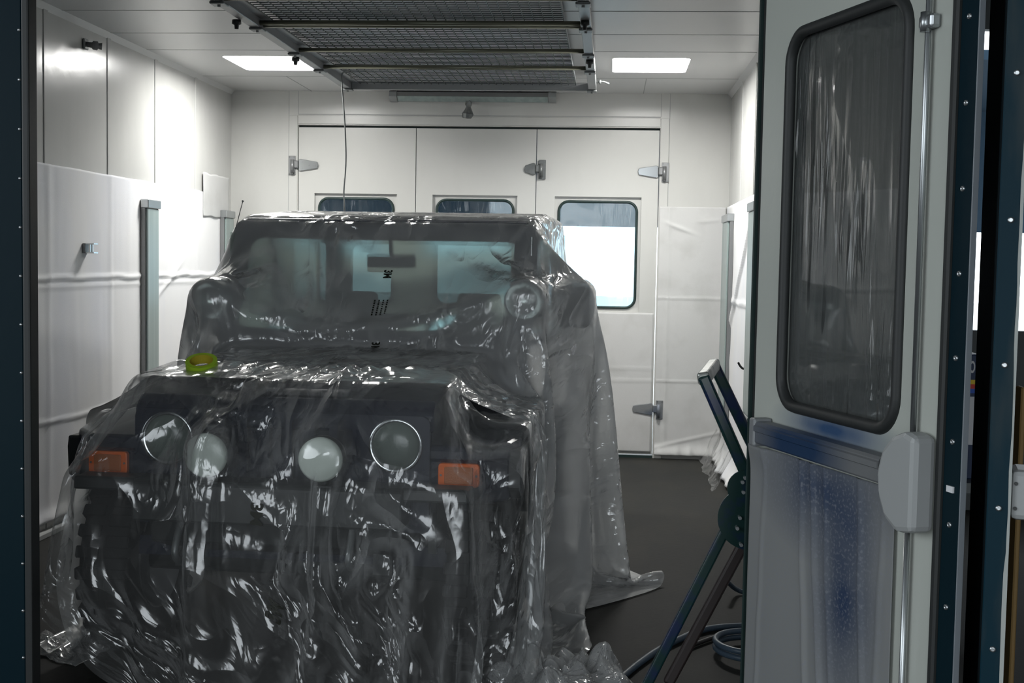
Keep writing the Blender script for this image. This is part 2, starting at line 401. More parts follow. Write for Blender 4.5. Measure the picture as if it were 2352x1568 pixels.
# ------------------------------------------------------------------ door leaves (local: x from hinge, inner face at y = 0 looking to -y)
def leaf_window(root, x0, x1, z0, z1, pocket=True, gm=gasket_g, gw=.022, filmed=True, pane=pane_m):
    r = .075
    bm = new_bm(); add_ring_xz(bm, rrect(x0 + gw / 2, x1 - gw / 2, z0 + gw / 2, z1 - gw / 2, r), gw, (.012 if pocket else -.012), (.040 if pocket else .014))
    obj('window_gasket', bm, gm, root)
    bm = new_bm(); add_prism(bm, rrect(x0 + gw * .5, x1 - gw * .5, z0 + gw * .5, z1 - gw * .5, r, 5), 'y', .030, .034)
    p = obj('window_pane', bm, pane, root)
    if filmed:
        n, k = 26, 34; bm = new_bm(); uvl = bm.loops.layers.uv.new('sheet'); G = []
        X0, X1, Z0, Z1 = x0 + gw * .7, x1 - gw * .7, z0 + gw * .7, z1 - gw * .7
        for i in range(n + 1):
            row = []
            for j in range(k + 1):
                u, v = i / n, j / k; x = X0 + (X1 - X0) * u; z = Z0 + (Z1 - Z0) * v
                # keep inside the rounded corners
                for cx, sx in ((X0 + r, -1), (X1 - r, 1)):
                    for cz, sz in ((Z0 + r, -1), (Z1 - r, 1)):
                        if (x - cx) * sx > 0 and (z - cz) * sz > 0:
                            d = math.hypot(x - cx, z - cz)
                            if d > r: x = cx + (x - cx) * r / d; z = cz + (z - cz) * r / d
                y = .022 + .003 * noise.noise(Vector((x * 30 + root.location.x * 5, z * 3.5, 1.7))) + .003 * noise.noise(Vector((x * 9, z * 14, 4.2)))
                row.append(bm.verts.new((x, y, z)))
            G.append(row)
        for i in range(n):
            for j in range(k):
                f = bm.faces.new((G[i][j], G[i + 1][j], G[i + 1][j + 1], G[i][j + 1])); f.smooth = True
                for l in f.loops: l[uvl].uv = (l.vert.co.x + root.location.x, l.vert.co.z)
        obj('window_film', bm, film_win, root, fix=False)
def back_leaf(name, x0, x1, wx0, wx1):
    root = bpy.data.objects.new(name, None); COL.objects.link(root); root.location = (x0, YB, 0); root['kind'] = 'structure'
    W = x1 - x0; a, b, c, d = wx0 - x0, wx1 - x0, 1.155, 1.992
    bm = new_bm()
    add_plate_hole(bm, [(0, .030), (W, .030), (W, 2.530), (0, 2.530)], [[(a - .022, c - .022), (b + .022, c - .022), (b + .022, d + .026), (a - .022, d + .026)]], 0, .028)
    add_plate_hole(bm, [(a - .03, c - .03), (b + .03, c - .03), (b + .03, d + .03), (a - .03, d + .03)], [rrect(a + .008, b - .008, c + .008, d - .008, .075)], .028, .05)
    add_box(bm, 0, W, .03, .05, .03, 1.1); add_box(bm, 0, W, .03, .05, 2.05, 2.53)
    add_box(bm, 0, a - .04, .03, .05, 1.1, 2.05); add_box(bm, b + .04, W, .03, .05, 1.1, 2.05)
    obj('door_panel', bm, back_paint, root)
    leaf_window(root, a, b, c, d)
    return root
door1 = back_leaf('door_1', -2.449, -1.524, -2.300, -1.690)
door2 = back_leaf('door_2', -1.518, -0.584, -1.366, -0.746)
door3 = back_leaf('door_3', -0.578, 0.360, -0.412, 0.212)
# refrigeration style strap hinges
def strap_hinge(root, x, z, side, m=chrome, long=True, paper=False):
    """x: line of the joint, side: +1 strap runs to +x"""
    h = bpy.data.objects.new('hinge', None); COL.objects.link(h); h.parent = root; h.location = (x, 0, z)
    bm = new_bm(); L = .155 if long else .085
    pts = [(side * .004, -.040), (side * .02, -.048), (side * L, -.026), (side * (L + .008), 0), (side * L, .026), (side * .02, .048), (side * .004, .040)]
    add_prism(bm, pts, 'y', -.016, -.002, bev=.004)
    for q, w in ((.03, .026), (.03, -.026), (.085, 0), (.135, 0)):
        if q < L: add_cyl(bm, (side * q, -.019, w), (side * q, -.014, w), .006, n=10)
    obj('strap', bm, m, h)
    bm = new_bm()
    add_box(bm, min(-side * .05, side * .004), max(-side * .05, side * .004), -.032, -.004, -.026, .034, bev=.006)
    add_cyl(bm, (-side * .040, -.034, -.062), (-side * .040, -.034, .040), .015, n=16)
    add_cyl(bm, (-side * .040, -.034, -.070), (-side * .040, -.034, -.062), .010, n=16)
    add_box(bm, min(-side * .075, -side * .02), max(-side * .075, -side * .02), -.020, -.009, -.078, .070, bev=.002)
    obj('knuckle', bm, steel_edge if m is chrome else m, h)
    for zz in (-.068, .060):
        for xx in (-.066, -.030):
            bm = new_bm(); add_cyl(bm, (side * xx, -.023, zz), (side * xx, -.018, zz), .005, n=8); obj('screw', bm, steel_dark, h)
    return h
strap_hinge(door1, -.003, 2.235, 1)
strap_hinge(door3, .941, 2.215, -1)
strap_hinge(door3, .941, .385, -1, m=alu_dull)
strap_hinge(door3, -.004, 2.225, -1, m=steel_dark, long=False)
# worn cover paper, door foot
def sheet_obj(name, f, nu, nv, m, parent=None, uvs=1.0, thick=0.0):
    bm = new_bm(); uvl = bm.loops.layers.uv.new('sheet')
    G = [[bm.verts.new(f(i / nu, j / nv)) for j in range(nv + 1)] for i in range(nu + 1)]
    for i in range(nu):
        for j in range(nv):
            q = bm.faces.new((G[i][j], G[i + 1][j], G[i + 1][j + 1], G[i][j + 1])); q.smooth = True
            for l, (a, b) in zip(q.loops, ((i, j), (i + 1, j), (i + 1, j + 1), (i, j + 1))): l[uvl].uv = (a / nu * uvs, b / nv * uvs)
    o = obj(name, bm, m, parent, fix=False)
    if thick:
        s = o.modifiers.new('thickness', 'SOLIDIFY'); s.thickness = thick; s.offset = 0
    return o
def crease(t, c, w): return math.exp(-((t - c) / w) ** 2)
nz = lambda a, b, c=0.0: noise.noise(Vector((a, b, c)))
# paper on the left wall
def f_left(u, v):
    y = 3.8 + (YB - .30 - 3.8) * u; top = 1.98 + .008 * nz(y * 3, 0, 2) - (.03 if y < 5.2 else 0); z = .07 + (top - .07) * v
    w = .004 * (nz(y * 2.5, z * 2.0) + 1) + .003 * abs(nz(y * 9, z * 1.2, 3))
    w += .012 * crease(z, 1.375 + .012 * nz(y * 4, 0), .010) + .007 * crease(z, 1.325, .007) + .009 * crease(z, .615 + .05 * nz(y * .8, 2), .008)
    for c in (6.48, 7.32, 8.10, 8.90): w += .004 * crease(y, c + .006 * nz(z * 5, c), .03)
    w += .010 * crease(z - .45 * (y - 8.0), 1.20, .02) * crease(y, 8.3, .25)
    w += .02 * crease(z, .08, .04) * (1 + nz(y * 12, 0))
    return (XL + .006 + w, y, z)
o = sheet_obj('masking_paper', f_left, 280, 150, paper_m, thick=.001)
tag(o, 'long creased white masking paper sheet covering the lower left wall beside the car', 'masking paper', 'masking papers on the booth walls')
def f_left2(u, v):
    y = 9.02 + .62 * u; z = 1.80 + .32 * v + .012 * nz(y * 8, v)
    return (XL + .012 + .004 * (nz(y * 6, z * 6) + 1), y, z)
o = sheet_obj('masking_paper', f_left2, 40, 24, paper_d, thick=.001)
tag(o, 'small extra white paper patch above the short lamp in the far left corner', 'masking paper', 'masking papers on the booth walls')
def f_right(u, v):
    y = 3.9 + (YB - .03 - 3.9) * u; z = .02 + 1.93 * v
    w = .005 * (nz(y * 3, z * 2.5, 5) + 1) + .010 * crease(z, 1.25 + .02 * nz(y * 4, 1), .012) + .012 * crease(y, 9.2 + .1 * nz(z * 2, 4), .012)
    w += .10 * crease(z, 0, .10) * (.7 + .5 * nz(y * 7, 0, 3)) + .02 * crease(z + .6 * y, 6.6, .03)
    return (XR - .008 - w, y, z)
o = sheet_obj('masking_paper', f_right, 220, 110, paper_m, thick=.001)
tag(o, 'rumpled white masking paper on the narrow right wall behind the green handle', 'masking paper', 'masking papers on the booth walls')
def f_back(u, v):
    x = .375 + (XR - .02 - .375) * u; z = .03 + 1.92 * v
    w = .003 * (nz(x * 5, z * 2.5, 7) + 1) + .006 * crease(z, 1.25 + .008 * nz(x * 9, 1), .007) + .005 * crease(z, .605, .007)
    w += .012 * crease(z - 1.78 + .35 * (x - .55), 0, .013) * crease(x, .53, .10) + .007 * crease(z - 1.83 - .1 * (x - .6), 0, .012) * crease(x, .75, .08)
    w += .010 * crease(x, .45 + .01 * nz(z * 6, 3), .018) * (.4 + .6 * abs(nz(z * 7, 2))) + .03 * crease(z, .04, .05) * (1 + nz(x * 18, 0))
    w += .006 * crease(z - .12 - .25 * (x - .5), 0, .012)
    return (x, YB - .012 - w, z)
o = sheet_obj('masking_paper', f_back, 90, 180, paper_d, thick=.001)
tag(o, 'white masking paper on the back wall right of the hinged door, creased along its top', 'masking paper', 'masking papers on the booth walls')
def f_d3(u, v):
    x = -.55 + .90 * u; z = .045 + 1.085 * v
    return (x, YB - .004 - .002 * (nz(x * 5, z * 3, 9) + 1) - .004 * crease(z, .60, .008) - .003 * crease(z, .70, .01), z)
o = sheet_obj('masking_paper', f_d3, 60, 70, paper_d, thick=.001)
tag(o, 'flat white paper on the lower right back door under its bright window', 'masking paper', 'masking papers on the booth walls')
# overlapping film skirt where the right wall meets the floor
def f_skirt(u, v):
    y = 8.3 + 1.40 * u; a = v * 1.5
    return (XR - .05 - .13 * math.sin(a) * (1 + .25 * nz(y * 4, v * 2)) - .03 * nz(y * 5, v * 3, 6), y, .012 + .24 * (1 - math.sin(a)) ** 1.3 + .010 * abs(nz(y * 8, v * 4, 3)))
o = sheet_obj('floor_film', f_skirt, 60, 20, film_win, uvs=1.0)
tag(o, 'crumpled clear film tucked along the floor in the far right corner', 'plastic film')

# ------------------------------------------------------------------ lamps of the booth
for (a, b, c, d), lb in zip(PAN, ('lit rectangular ceiling panel left of the hanging wire mesh frame', 'lit rectangular ceiling panel right of the hanging wire mesh frame')):
    t = thing('ceiling_light', lb, 'ceiling light', ((a + b) / 2, (c + d) / 2, ZC), group='lit panels in the booth ceiling')
    w, h = (b - a) / 2, (d - c) / 2
    bm = new_bm(); out = rrect(-w, w, -h, h, .04, 4)
    A = [bm.verts.new((p, q, 0)) for p, q in out]; B = [bm.verts.new((p * .98, q * .98, .07)) for p, q in out]
    for i in range(len(out)): bm.faces.new((A[i], A[(i + 1) % len(out)], B[(i + 1) % len(out)], B[i]))
    obj('reflector_tray', bm, white_plastic, t)
    bm = new_bm(); add_prism(bm, [(p * .98, q * .98) for p, q in out], 'z', .070, .078); obj('diffuser', bm, panel_glow, t)
def wall_lamp(label, x, y0, y1, z0, z1, side):
    t = thing('strip_light', label, 'wall light', (x, (y0 + y1) / 2, z0), group='unlit upright strip lights on the booth walls')
    h = (y1 - y0) / 2; H = z1 - z0; D = .045; s = side
    bm = new_bm(); xa, xb = sorted((0, s * D * .7)); add_box(bm, xa, xb, -h, h, .0, H, bev=.004)
    obj('housing', bm, steel_edge, t)
    for zz in (0, H - .055):
        xa, xb = sorted((0, s * (D + .008))); o = new_bm(); add_box(o, xa, xb, -h - .004, h + .004, zz, zz + .055, bev=.004); obj('end_cap', o, alu, t)
    xa, xb = sorted((s * D * .68, s * D)); bm = new_bm(); add_box(bm, xa, xb, -h + .012, h - .012, .055, H - .055, bev=.006, seg=2); obj('cover_glass', bm, tube_glass, t)
    return t
wall_lamp('unlit upright strip light in the middle of the left wall paper', XL + .012, 7.795, 8.015, .665, 1.862, 1)
wall_lamp('unlit upright strip light in the far left corner, half behind the covered car', XL + .012, 9.43, 9.65, .60, 1.862, 1)
wall_lamp('unlit upright strip light in the far right corner, above the green handle', XR - .012, 9.15, 9.60, .35, 1.88, -1)
wall_lamp('unlit upright strip light on the right wall, beside the open door edge', XR - .012, 7.50, 7.84, .55, 1.89, -1)
# horizontal unlit lamp over the back doors
t = thing('strip_light', 'unlit horizontal strip light over the back doors, just below the mesh frame', 'wall light', (-1.10, YB, 2.755))
bm = new_bm(); add_prism(bm, [(0, .06), (-.075, .045), (-.085, .012), (-.035, -.02), (0, -.02)], 'x', -.62, .66); obj('housing', bm, steel_edge, t)
bm = new_bm(); add_prism(bm, [(-.078, .018), (-.088, .010), (-.04, -.024), (-.03, -.016)], 'x', -.56, .60); obj('cover_glass', bm, tube_glass, t)
for a in (-.625, .605):
    bm = new_bm(); add_prism(bm, [(0, .064), (-.08, .050), (-.092, .010), (-.038, -.026), (0, -.026)], 'x', a, a + .06, bev=.003); obj('end_cap', bm, alu, t)
t = thing('spray_nozzle', 'small dark taped nozzle hanging on the back wall under the strip light', 'nozzle', (-1.10, YB - .10, 2.70))
bm = new_bm(); add_lathe(bm, [(0, .0), (.028, -.005), (.030, -.03), (.018, -.045), (.030, -.07), (.045, -.10), (.032, -.13), (0, -.135)], (0, 0, .03), (0.1, 0, 1), n=10, smooth=False)
for v in bm.verts: v.co += Vector((nz(v.co.x * 60, v.co.z * 60), nz(v.co.z * 50, v.co.x * 50, 3), 0)) * .012
obj('wrapped_head', bm, steel_dark, t)
bm = new_bm(); add_tube(bm, smooth_path([(0, .10, .02), (0, .04, .03), (0, 0, .02), (.0, 0, -.01)], 4), .009, 8); obj('stem', bm, steel_dark, t)

# ------------------------------------------------------------------ hanging wire mesh frame
fr = thing('filter_frame', 'large grey steel frame with wire mesh hanging flat under the booth ceiling', 'filter frame', (0, 0, 2.70))
FX0, FX1, FY0, FY1 = -1.895, -0.118, 4.60, 8.86
bm = new_bm(); add_box(bm, FX0, FX0 + .055, FY0, FY1, 0, .055, bev=.003); add_box(bm, FX0 + .02, FX0 + .10, FY0, FY1, .045, .055, mi=0); obj('side_rail', bm, steel_edge, fr)
bm = new_bm(); add_box(bm, FX1 - .055, FX1, FY0, FY1, 0, .055, bev=.003); obj('side_rail', bm, steel_edge, fr)
bm = new_bm(); add_box(bm, FX0 + .055, FX1 - .055, FY1 - .05, FY1, 0, .055, bev=.003); obj('end_rail', bm, steel_edge, fr)
bm = new_bm(); add_box(bm, FX0 + .055, FX1 - .055, FY0, FY0 + .05, 0, .055, bev=.003); obj('end_rail', bm, steel_edge, fr)
brass = mat('brassy_steel_tube', (0.20, 0.20, 0.15), 0.35, metal=0.7)
for y, dbl in ((5.28, 0), (5.88, 0), (6.56, 1), (7.32, 0), (7.95, 0)):
    bm = new_bm(); add_cyl(bm, (FX0 + .055, y, .022), (FX1 - .055, y, .022), .013, n=12)
    if dbl: add_cyl(bm, (FX0 + .055, y - .07, .022), (FX1 - .055, y - .07, .022), .013, n=12)
    obj('cross_tube', bm, brass, fr)
for y in (5.28, 5.88, 6.53, 7.32, 7.95, 8.80):
    for x, s in ((FX0 + .03, 1), (FX1 - .03, -1)):
        bm = new_bm(); add_box(bm, x - .035, x + .035, y - .04, y + .04, -.012, .0, bev=.003); add_cyl(bm, (x, y, -.02), (x, y, 0), .008, n=8); obj('bracket', bm, steel_dark, fr)
for x, y in ((FX0 - .012, 6.30), (FX0 + .0, 7.45), (FX1 - .03, 6.30), (FX1 - .025, 7.50)):
    bm = new_bm(); add_lathe(bm, [(0, 0), (.022, 0), (.024, -.02), (.012, -.026), (.010, -.045), (0, -.045)][::-1], (x, y, -.0), (0, 0, 1), n=12); obj('knob', bm, car_black, fr)
bm = new_bm(); mx0, mx1 = FX0 + .12, FX1 - .14
yy = FY0 + .08
while yy < FY1 - .06:
    add_box(bm, mx0, mx1, yy - .002, yy + .002, .040, .044); yy += .050
xx = mx0
while xx < mx1 + .001:
    add_box(bm, xx - .002, xx + .002, FY0 + .05, FY1 - .05, .036, .040); xx += .0505
obj('wire_mesh', bm, wire_m, fr)
bm = new_bm(); add_box(bm, mx0 + .01, mx1 - .005, FY0 + .06, FY1 - .06, .060, .095, bev=.006); obj('filter_pad', bm, filt, fr)
for x in (FX0 + .03, FX1 - .03):
    for y in (5.2, 7.0, 8.7):
        bm = new_bm(); add_cyl(bm, (x, y, .05), (x, y, .112), .008, n=8); obj('hanger', bm, steel_dark, fr)
bm = new_bm(); add_tube(bm, smooth_path([(-.118, 8.62, .03), (-.07, 8.62, .035), (-.03, 8.62, .02)], 5), .006, 8); add_cyl(bm, (-.10, 8.62, .033), (-.085, 8.62, .033), .016, n=10); obj('air_fitting', bm, steel_dark, fr)
# cable from the frame down behind the roof of the car
bm = new_bm()
add_tube(bm, smooth_path([(-1.735, 8.30, 2.70), (-1.745, 8.28, 2.735), (-1.78, 8.27, 2.735), (-1.79, 8.26, 2.68), (-1.765, 8.25, 2.40), (-1.755, 8.25, 2.15), (-1.765, 8.24, 1.95), (-1.755, 8.22, 1.80), (-1.755, 8.20, 1.2), (-1.77, 8.25, .4), (-1.70, 8.3, .02)], 8), .005, 8)
tag(obj('hanging_cable', bm, steel_dark), 'thin dark cable hanging from the mesh frame down behind the car roof', 'cable')

# small things on the walls
t = thing('wall_nozzle', 'small dark nozzle sticking out high on the left wall above the paper', 'nozzle', (XL + .004, 6.97, 2.69))
bm = new_bm(); add_box(bm, 0, .012, -.03, .03, -.03, .03, bev=.004); obj('mount', bm, steel_dark, t)
bm = new_bm(); add_lathe(bm, [(0, 0), (.014, 0), (.016, .03), (.024, .035), (.026, .06), (.016, .065), (.02, .085), (0, .087)], (.01, 0, 0), (1, .35, -.1), n=14); obj('head', bm, steel_edge, t)
t = thing('wall_bracket', 'small metal bracket on the left wall paper, left of the upright strip light', 'bracket', (XL + .022, 6.945, 1.54))
bm = new_bm(); add_box(bm, -.01, .006, -.035, .035, -.028, .028, bev=.002); obj('back_plate', bm, steel_edge, t)
bm = new_bm()
for q in (-.025, .025): add_box(bm, .004, .055, -.03, .03, q - .004, q + .004, bev=.001)
for q in (-.018, .012): add_box(bm, .020, .030, q, q + .008, -.022, .022)
obj('clip', bm, chrome, t)
t = thing('wall_hook', 'small black hook on the right wall just left of the open door edge', 'hook', (XR - .025, 7.95, .86))
bm = new_bm(); add_tube(bm, smooth_path([(.02, 0, 0), (-.02, 0, .0), (-.04, 0, .015), (-.055, 0, .04)], 5), .007, 8); obj('arm', bm, car_black, t)
bm = new_bm(); add_cyl(bm, (.012, 0, 0), (.004, 0, 0), .02, n=12); obj('rose', bm, car_black, t)

# ------------------------------------------------------------------ open front leaf (right)
def overspray(name, c1, c2, spots, rough=.5, fleck=None):
    m = bpy.data.materials.new(name); m.use_nodes = True; nt = m.node_tree; b = nt.nodes['Principled BSDF']
    b.inputs['Roughness'].default_value = rough; b.inputs['Specular IOR Level'].default_value = .3
    N = nt.nodes.new; L = nt.links.new; tc = N('ShaderNodeTexCoord'); nn = N('ShaderNodeTexNoise'); nn.inputs['Scale'].default_value = 4; nn.inputs['Detail'].default_value = 5
    L(tc.outputs['Object'], nn.inputs[0]); tot = None
    for (x, z, rx, rz, a) in spots:
        mp = N('ShaderNodeMapping'); mp.vector_type = 'TEXTURE'; mp.inputs['Location'].default_value = (x, 0, z); mp.inputs['Scale'].default_value = (rx, 50, rz)
        L(tc.outputs['Object'], mp.inputs[0]); g = N('ShaderNodeTexGradient'); g.gradient_type = 'SPHERICAL'; L(mp.outputs[0], g.inputs[0])
        q = N('ShaderNodeMath'); q.operation = 'MULTIPLY'; q.inputs[1].default_value = a; L(g.outputs['Fac'], q.inputs[0])
        if tot is None: tot = q.outputs[0]
        else:
            s = N('ShaderNodeMath'); s.operation = 'ADD'; L(tot, s.inputs[0]); L(q.outputs[0], s.inputs[1]); tot = s.outputs[0]
    w = N('ShaderNodeMath'); w.operation = 'MULTIPLY'; L(tot, w.inputs[0])
    r = N('ShaderNodeMapRange'); r.inputs[1].default_value = .3; r.inputs[2].default_value = .65; r.inputs[3].default_value = .75; r.inputs[4].default_value = 1.1; L(nn.outputs[0], r.inputs[0]); L(r.outputs[0], w.inputs[1])
    w.use_clamp = True
    mx = N('ShaderNodeMix'); mx.data_type = 'RGBA'; mx.inputs[6].default_value = (*c1, 1); mx.inputs[7].default_value = (*c2, 1); L(w.outputs[0], mx.inputs[0])
    last = mx.outputs[2]
    if fleck:
        n2 = N('ShaderNodeTexNoise'); n2.inputs['Scale'].default_value = fleck; n2.inputs['Detail'].default_value = 3; L(tc.outputs['Object'], n2.inputs[0])
        r2 = N('ShaderNodeMapRange'); r2.inputs[1].default_value = .52; r2.inputs[2].default_value = .70; r2.inputs[4].default_value = .55; L(n2.outputs[0], r2.inputs[0])
        m2 = N('ShaderNodeMix'); m2.data_type = 'RGBA'; m2.inputs[7].default_value = (.20, .21, .24, 1); L(r2.outputs[0], m2.inputs[0]); L(last, m2.inputs[6]); last = m2.outputs[2]
    L(last, b.inputs['Base Color'])
    bn = N('ShaderNodeTexNoise'); bn.inputs['Scale'].default_value = 45; L(tc.outputs['Object'], bn.inputs[0]); bp = N('ShaderNodeBump'); bp.inputs['Strength'].default_value = .12; bp.inputs['Distance'].default_value = .004
    L(bn.outputs[0], bp.inputs['Height']); L(bp.outputs[0], b.inputs['Normal'])
    return m
leaf_paint = overspray('grey_white_leaf_enamel', (0.46, 0.48, 0.44), (0.035, 0.075, 0.16), [(.46, 1.085, .36, .075, 1.3)], .3)
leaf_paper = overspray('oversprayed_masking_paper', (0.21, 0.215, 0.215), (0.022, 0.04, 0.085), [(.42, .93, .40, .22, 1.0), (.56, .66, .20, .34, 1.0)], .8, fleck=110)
bar_paint = overspray('oversprayed_bar', (0.15, 0.155, 0.16), (0.012, 0.035, 0.085), [(.36, 1.03, .30, .2, 1.6)], .4)
leafR = bpy.data.objects.new('door_4', None); COL.objects.link(leafR); leafR['kind'] = 'structure'
leafR.location = (.433, 3.70, 0); leafR.rotation_euler = (0, 0, math.radians(-71.0))
LW = .920; wx0, wx1, wz0, wz1 = .149, .770, 1.104, 2.152
bm = new_bm()
add_plate_hole(bm, [(0, .02), (LW, .02), (LW, 2.54), (0, 2.54)], [rrect(wx0 + .015, wx1 - .015, wz0 + .015, wz1 - .015, .085)], 0, .045)
obj('door_panel', bm, leaf_paint, leafR)
bm = new_bm(); add_box(bm, -.022, 0, .002, .05, .02, 2.54, bev=.004); add_box(bm, LW, LW + .022, -.004, .03, .02, 2.54, bev=.005); obj('edge_seal', bm, rubber, leafR)
bm = new_bm(); add_box(bm, -.032, -.022, -.006, .05, .02, 2.54); obj('hinge_edge', bm, gasket_g, leafR)
bm = new_bm(); add_box(bm, LW + .022, LW + .086, .006, .016, .02, 2.54, bev=.002); fl = obj('edge_flange', bm, blue_paint, leafR)
bm = new_bm(); add_box(bm, LW + .086, LW + .090, .005, .018, .02, 2.54); obj('flange_lip', bm, mat('pale_worn_edge', (.30, .33, .36), .4, metal=.3), leafR)
for k in range(14):
    z = .029 + k * .183
    bm = new_bm(); add_lathe(bm, [(.0065, 0), (.006, .003), (.0035, .0035), (.003, .0025), (0, .0025)], (LW + .052, .006, z), (0, -1, 0), n=12); obj('rivet', bm, alu, leafR)
box_obj('edge_tag', (LW + .040, LW + .064, .002, .006, 1.016, 1.030), white_plastic, leafR)
bm = new_bm(); add_ring_xz(bm, rrect(wx0 + .014, wx1 - .014, wz0 + .014, wz1 - .014, .085, 9), .032, -.016, .016); obj('window_gasket', bm, rubber, leafR)
bm = new_bm(); add_prism(bm, rrect(wx0 + .02, wx1 - .02, wz0 + .02, wz1 - .02, .08, 6), 'y', .018, .024); obj('window_pane', bm, door_glass, leafR)
leaf_window_root = leafR
def f_wf(u, v):
    x = wx0 + .026 + (wx1 - wx0 - .052) * u; z = wz0 + .026 + (wz1 - wz0 - .052) * v; r = .07
    X0, X1, Z0, Z1 = wx0 + .026, wx1 - .026, wz0 + .026, wz1 - .026
    for cx, sx in ((X0 + r, -1), (X1 - r, 1)):
        for cz, sz in ((Z0 + r, -1), (Z1 - r, 1)):
            if (x - cx) * sx > 0 and (z - cz) * sz > 0:
                d = math.hypot(x - cx, z - cz)
                if d > r: x = cx + (x - cx) * r / d; z = cz + (z - cz) * r / d
    e = max(0, v - .45) ** 1.2
    w = .0028 * e * max(0, nz(x * 3.1 + 7, z * 1.1, 9) + .12) * abs(nz(x * 16 + .6 * nz(z * 8, x * 3), z * 2.2, 5)) + .010 * max(0, v - .8) * abs(nz(x * 14, z * 20, 8)) + .006 * crease(v, .05, .04) * abs(nz(x * 9, z * 60, 2))
    return (x, .010 - w, z)
sheet_obj('window_film', f_wf, 70, 110, film_win, leafR)
# masking paper below the bar
def f_lp(u, v):
    z = .03 + .955 * v; x = .004 + .775 * u
    w = .004 * (nz(x * 4, z * 2, 4) + 1)
    for c, k, a in ((.09, .02, .006), (.36, -.10, .012), (.44, -.14, .014), (.50, -.13, .008), (.66, -.10, .010), (.72, .02, .006)):
        w += a * crease(x, c + k * (z - .5) + .008 * nz(z * 6, c), .011) * (1 - v * .45)
    w += .018 * crease(v, 1, .05) * crease(u, .08, .10)
    return (x, -.005 - w, z)
pp = sheet_obj('masking_paper', f_lp, 150, 90, leaf_paper, leafR, thick=.001)
# exit bar
bm = new_bm()
add_prism(bm, [(-.012, .004), (-.050, .004), (-.054, .009), (-.054, .060), (-.047, .066), (-.012, .066)], 'x', .105, .775)
add_prism(bm, [(-.052, .036), (-.060, .040), (-.060, .054), (-.052, .058)], 'x', .12, .775)
for v in bm.verts: v.co.z += .998
obj('push_bar', bm, bar_paint, leafR)
bm = new_bm(); add_box(bm, .085, .120, -.058, -.001, .992, 1.072, bev=.006, seg=2); obj('bar_end_cap', bm, alu_dull, leafR)
bm = new_bm()
prof = [(.862, 1.000), (.862, 1.186), (.820, 1.194), (.775, 1.180), (.735, 1.148), (.716, 1.10), (.722, 1.055), (.750, 1.012), (.800, .990)]
prof = [(x, z) for x, z in prof]
prof = [(.925 + (x - .862) * 1.06, .905 + (z - .99) * 1.15) for x, z in prof]
add_prism(bm, prof, 'y', -.060, -.001, bev=.014)
obj('latch_case', bm, grey_cast, leafR)
bm = new_bm(); add_cyl(bm, (.848, -.014, 1.12), (.848, -.014, 2.54), .007, n=12); obj('latch_rod', bm, alu, leafR)
bm = new_bm(); add_cyl(bm, (.840, -.014, .06), (.840, -.014, .93), .007, n=12); obj('latch_rod', bm, alu, leafR)
bm = new_bm(); add_box(bm, .825, .878, -.026, -.0, 2.035, 2.066, bev=.006, seg=2); add_cyl(bm, (.848, -.022, 2.028), (.848, -.022, 2.072), .011, n=14); obj('rod_guide', bm, alu, leafR)
for a, b in ((.738, .748), (.756, .764)): box_obj('screw', (a, b, -.006, 0, 1.078, 1.087), car_black, leafR)

# folded middle leaf, seen edge on
leafM = bpy.data.objects.new('door_6', None); COL.objects.link(leafM); leafM['kind'] = 'structure'
F = Vector((1.017, 3.55)); Nn = Vector((.797, 2.66)); dd = (Nn - F).normalized(); LM = (Nn - F).length
leafM.location = (F.x, F.y, 0); leafM.rotation_euler = (0, 0, math.atan2(dd.y, dd.x))
# local +y points to the right of the photograph (away from the camera side)
bm = new_bm(); add_box(bm, 0, LM, 0, .042, .02, 2.54); obj('door_panel', bm, mat('near_black_edge', (.004, .009, .012), .8, spec=.1), leafM)
worn_blue = mat('worn_blue_paint', (0.003, 0.024, 0.038), 0.5, spec=.12, var=(5, (0.05, 0.06, 0.06), .56, .72, (1, 1, .22)))
bm = new_bm(); add_box(bm, LM, LM + .006, -.001, .043, .02, 2.54, bev=.002); obj('edge_plate', bm, worn_blue, leafM)
bm = new_bm()
pts = []
for k in range(60):
    z = .02 + 2.52 * k / 59; w = .0035 + .0035 * nz(z * 9, 3.3) + (.003 if z < .9 else 0)
    pts.append((z, max(.001, w)))
A = [bm.verts.new((LM + .0075, .0435 - w, z)) for z, w in pts]; B = [bm.verts.new((LM + .0075, .045, z)) for z, w in pts]; Cc = [bm.verts.new((LM - .01, .045, z)) for z, w in pts]
for i in range(59):
    bm.faces.new((A[i], B[i], B[i + 1], A[i + 1])); bm.faces.new((B[i], Cc[i], Cc[i + 1], B[i + 1]))
obj('worn_corner', bm, mat('chipped_primer', (.42, .44, .42), .7), leafM)
for k in range(9):
    z = .115 + k * .298
    bm = new_bm(); add_lathe(bm, [(.0065, 0), (.006, .003), (.003, .0035), (0, .0025)], (LM + .006, .022, z), (1, 0, 0), n=12); obj('rivet', bm, alu, leafM)
bm = new_bm(); add_box(bm, LM - .10, LM + .002, .045, .11, .985, 1.090, bev=.012, seg=2); lc = obj('latch_case', bm, grey_cast, leafM)
for z in (1.01, 1.062):
    bm = new_bm(); add_cyl(bm, (LM + .001, .054, z), (LM + .004, .054, z), .004, n=8); obj('screw', bm, car_black, leafM)

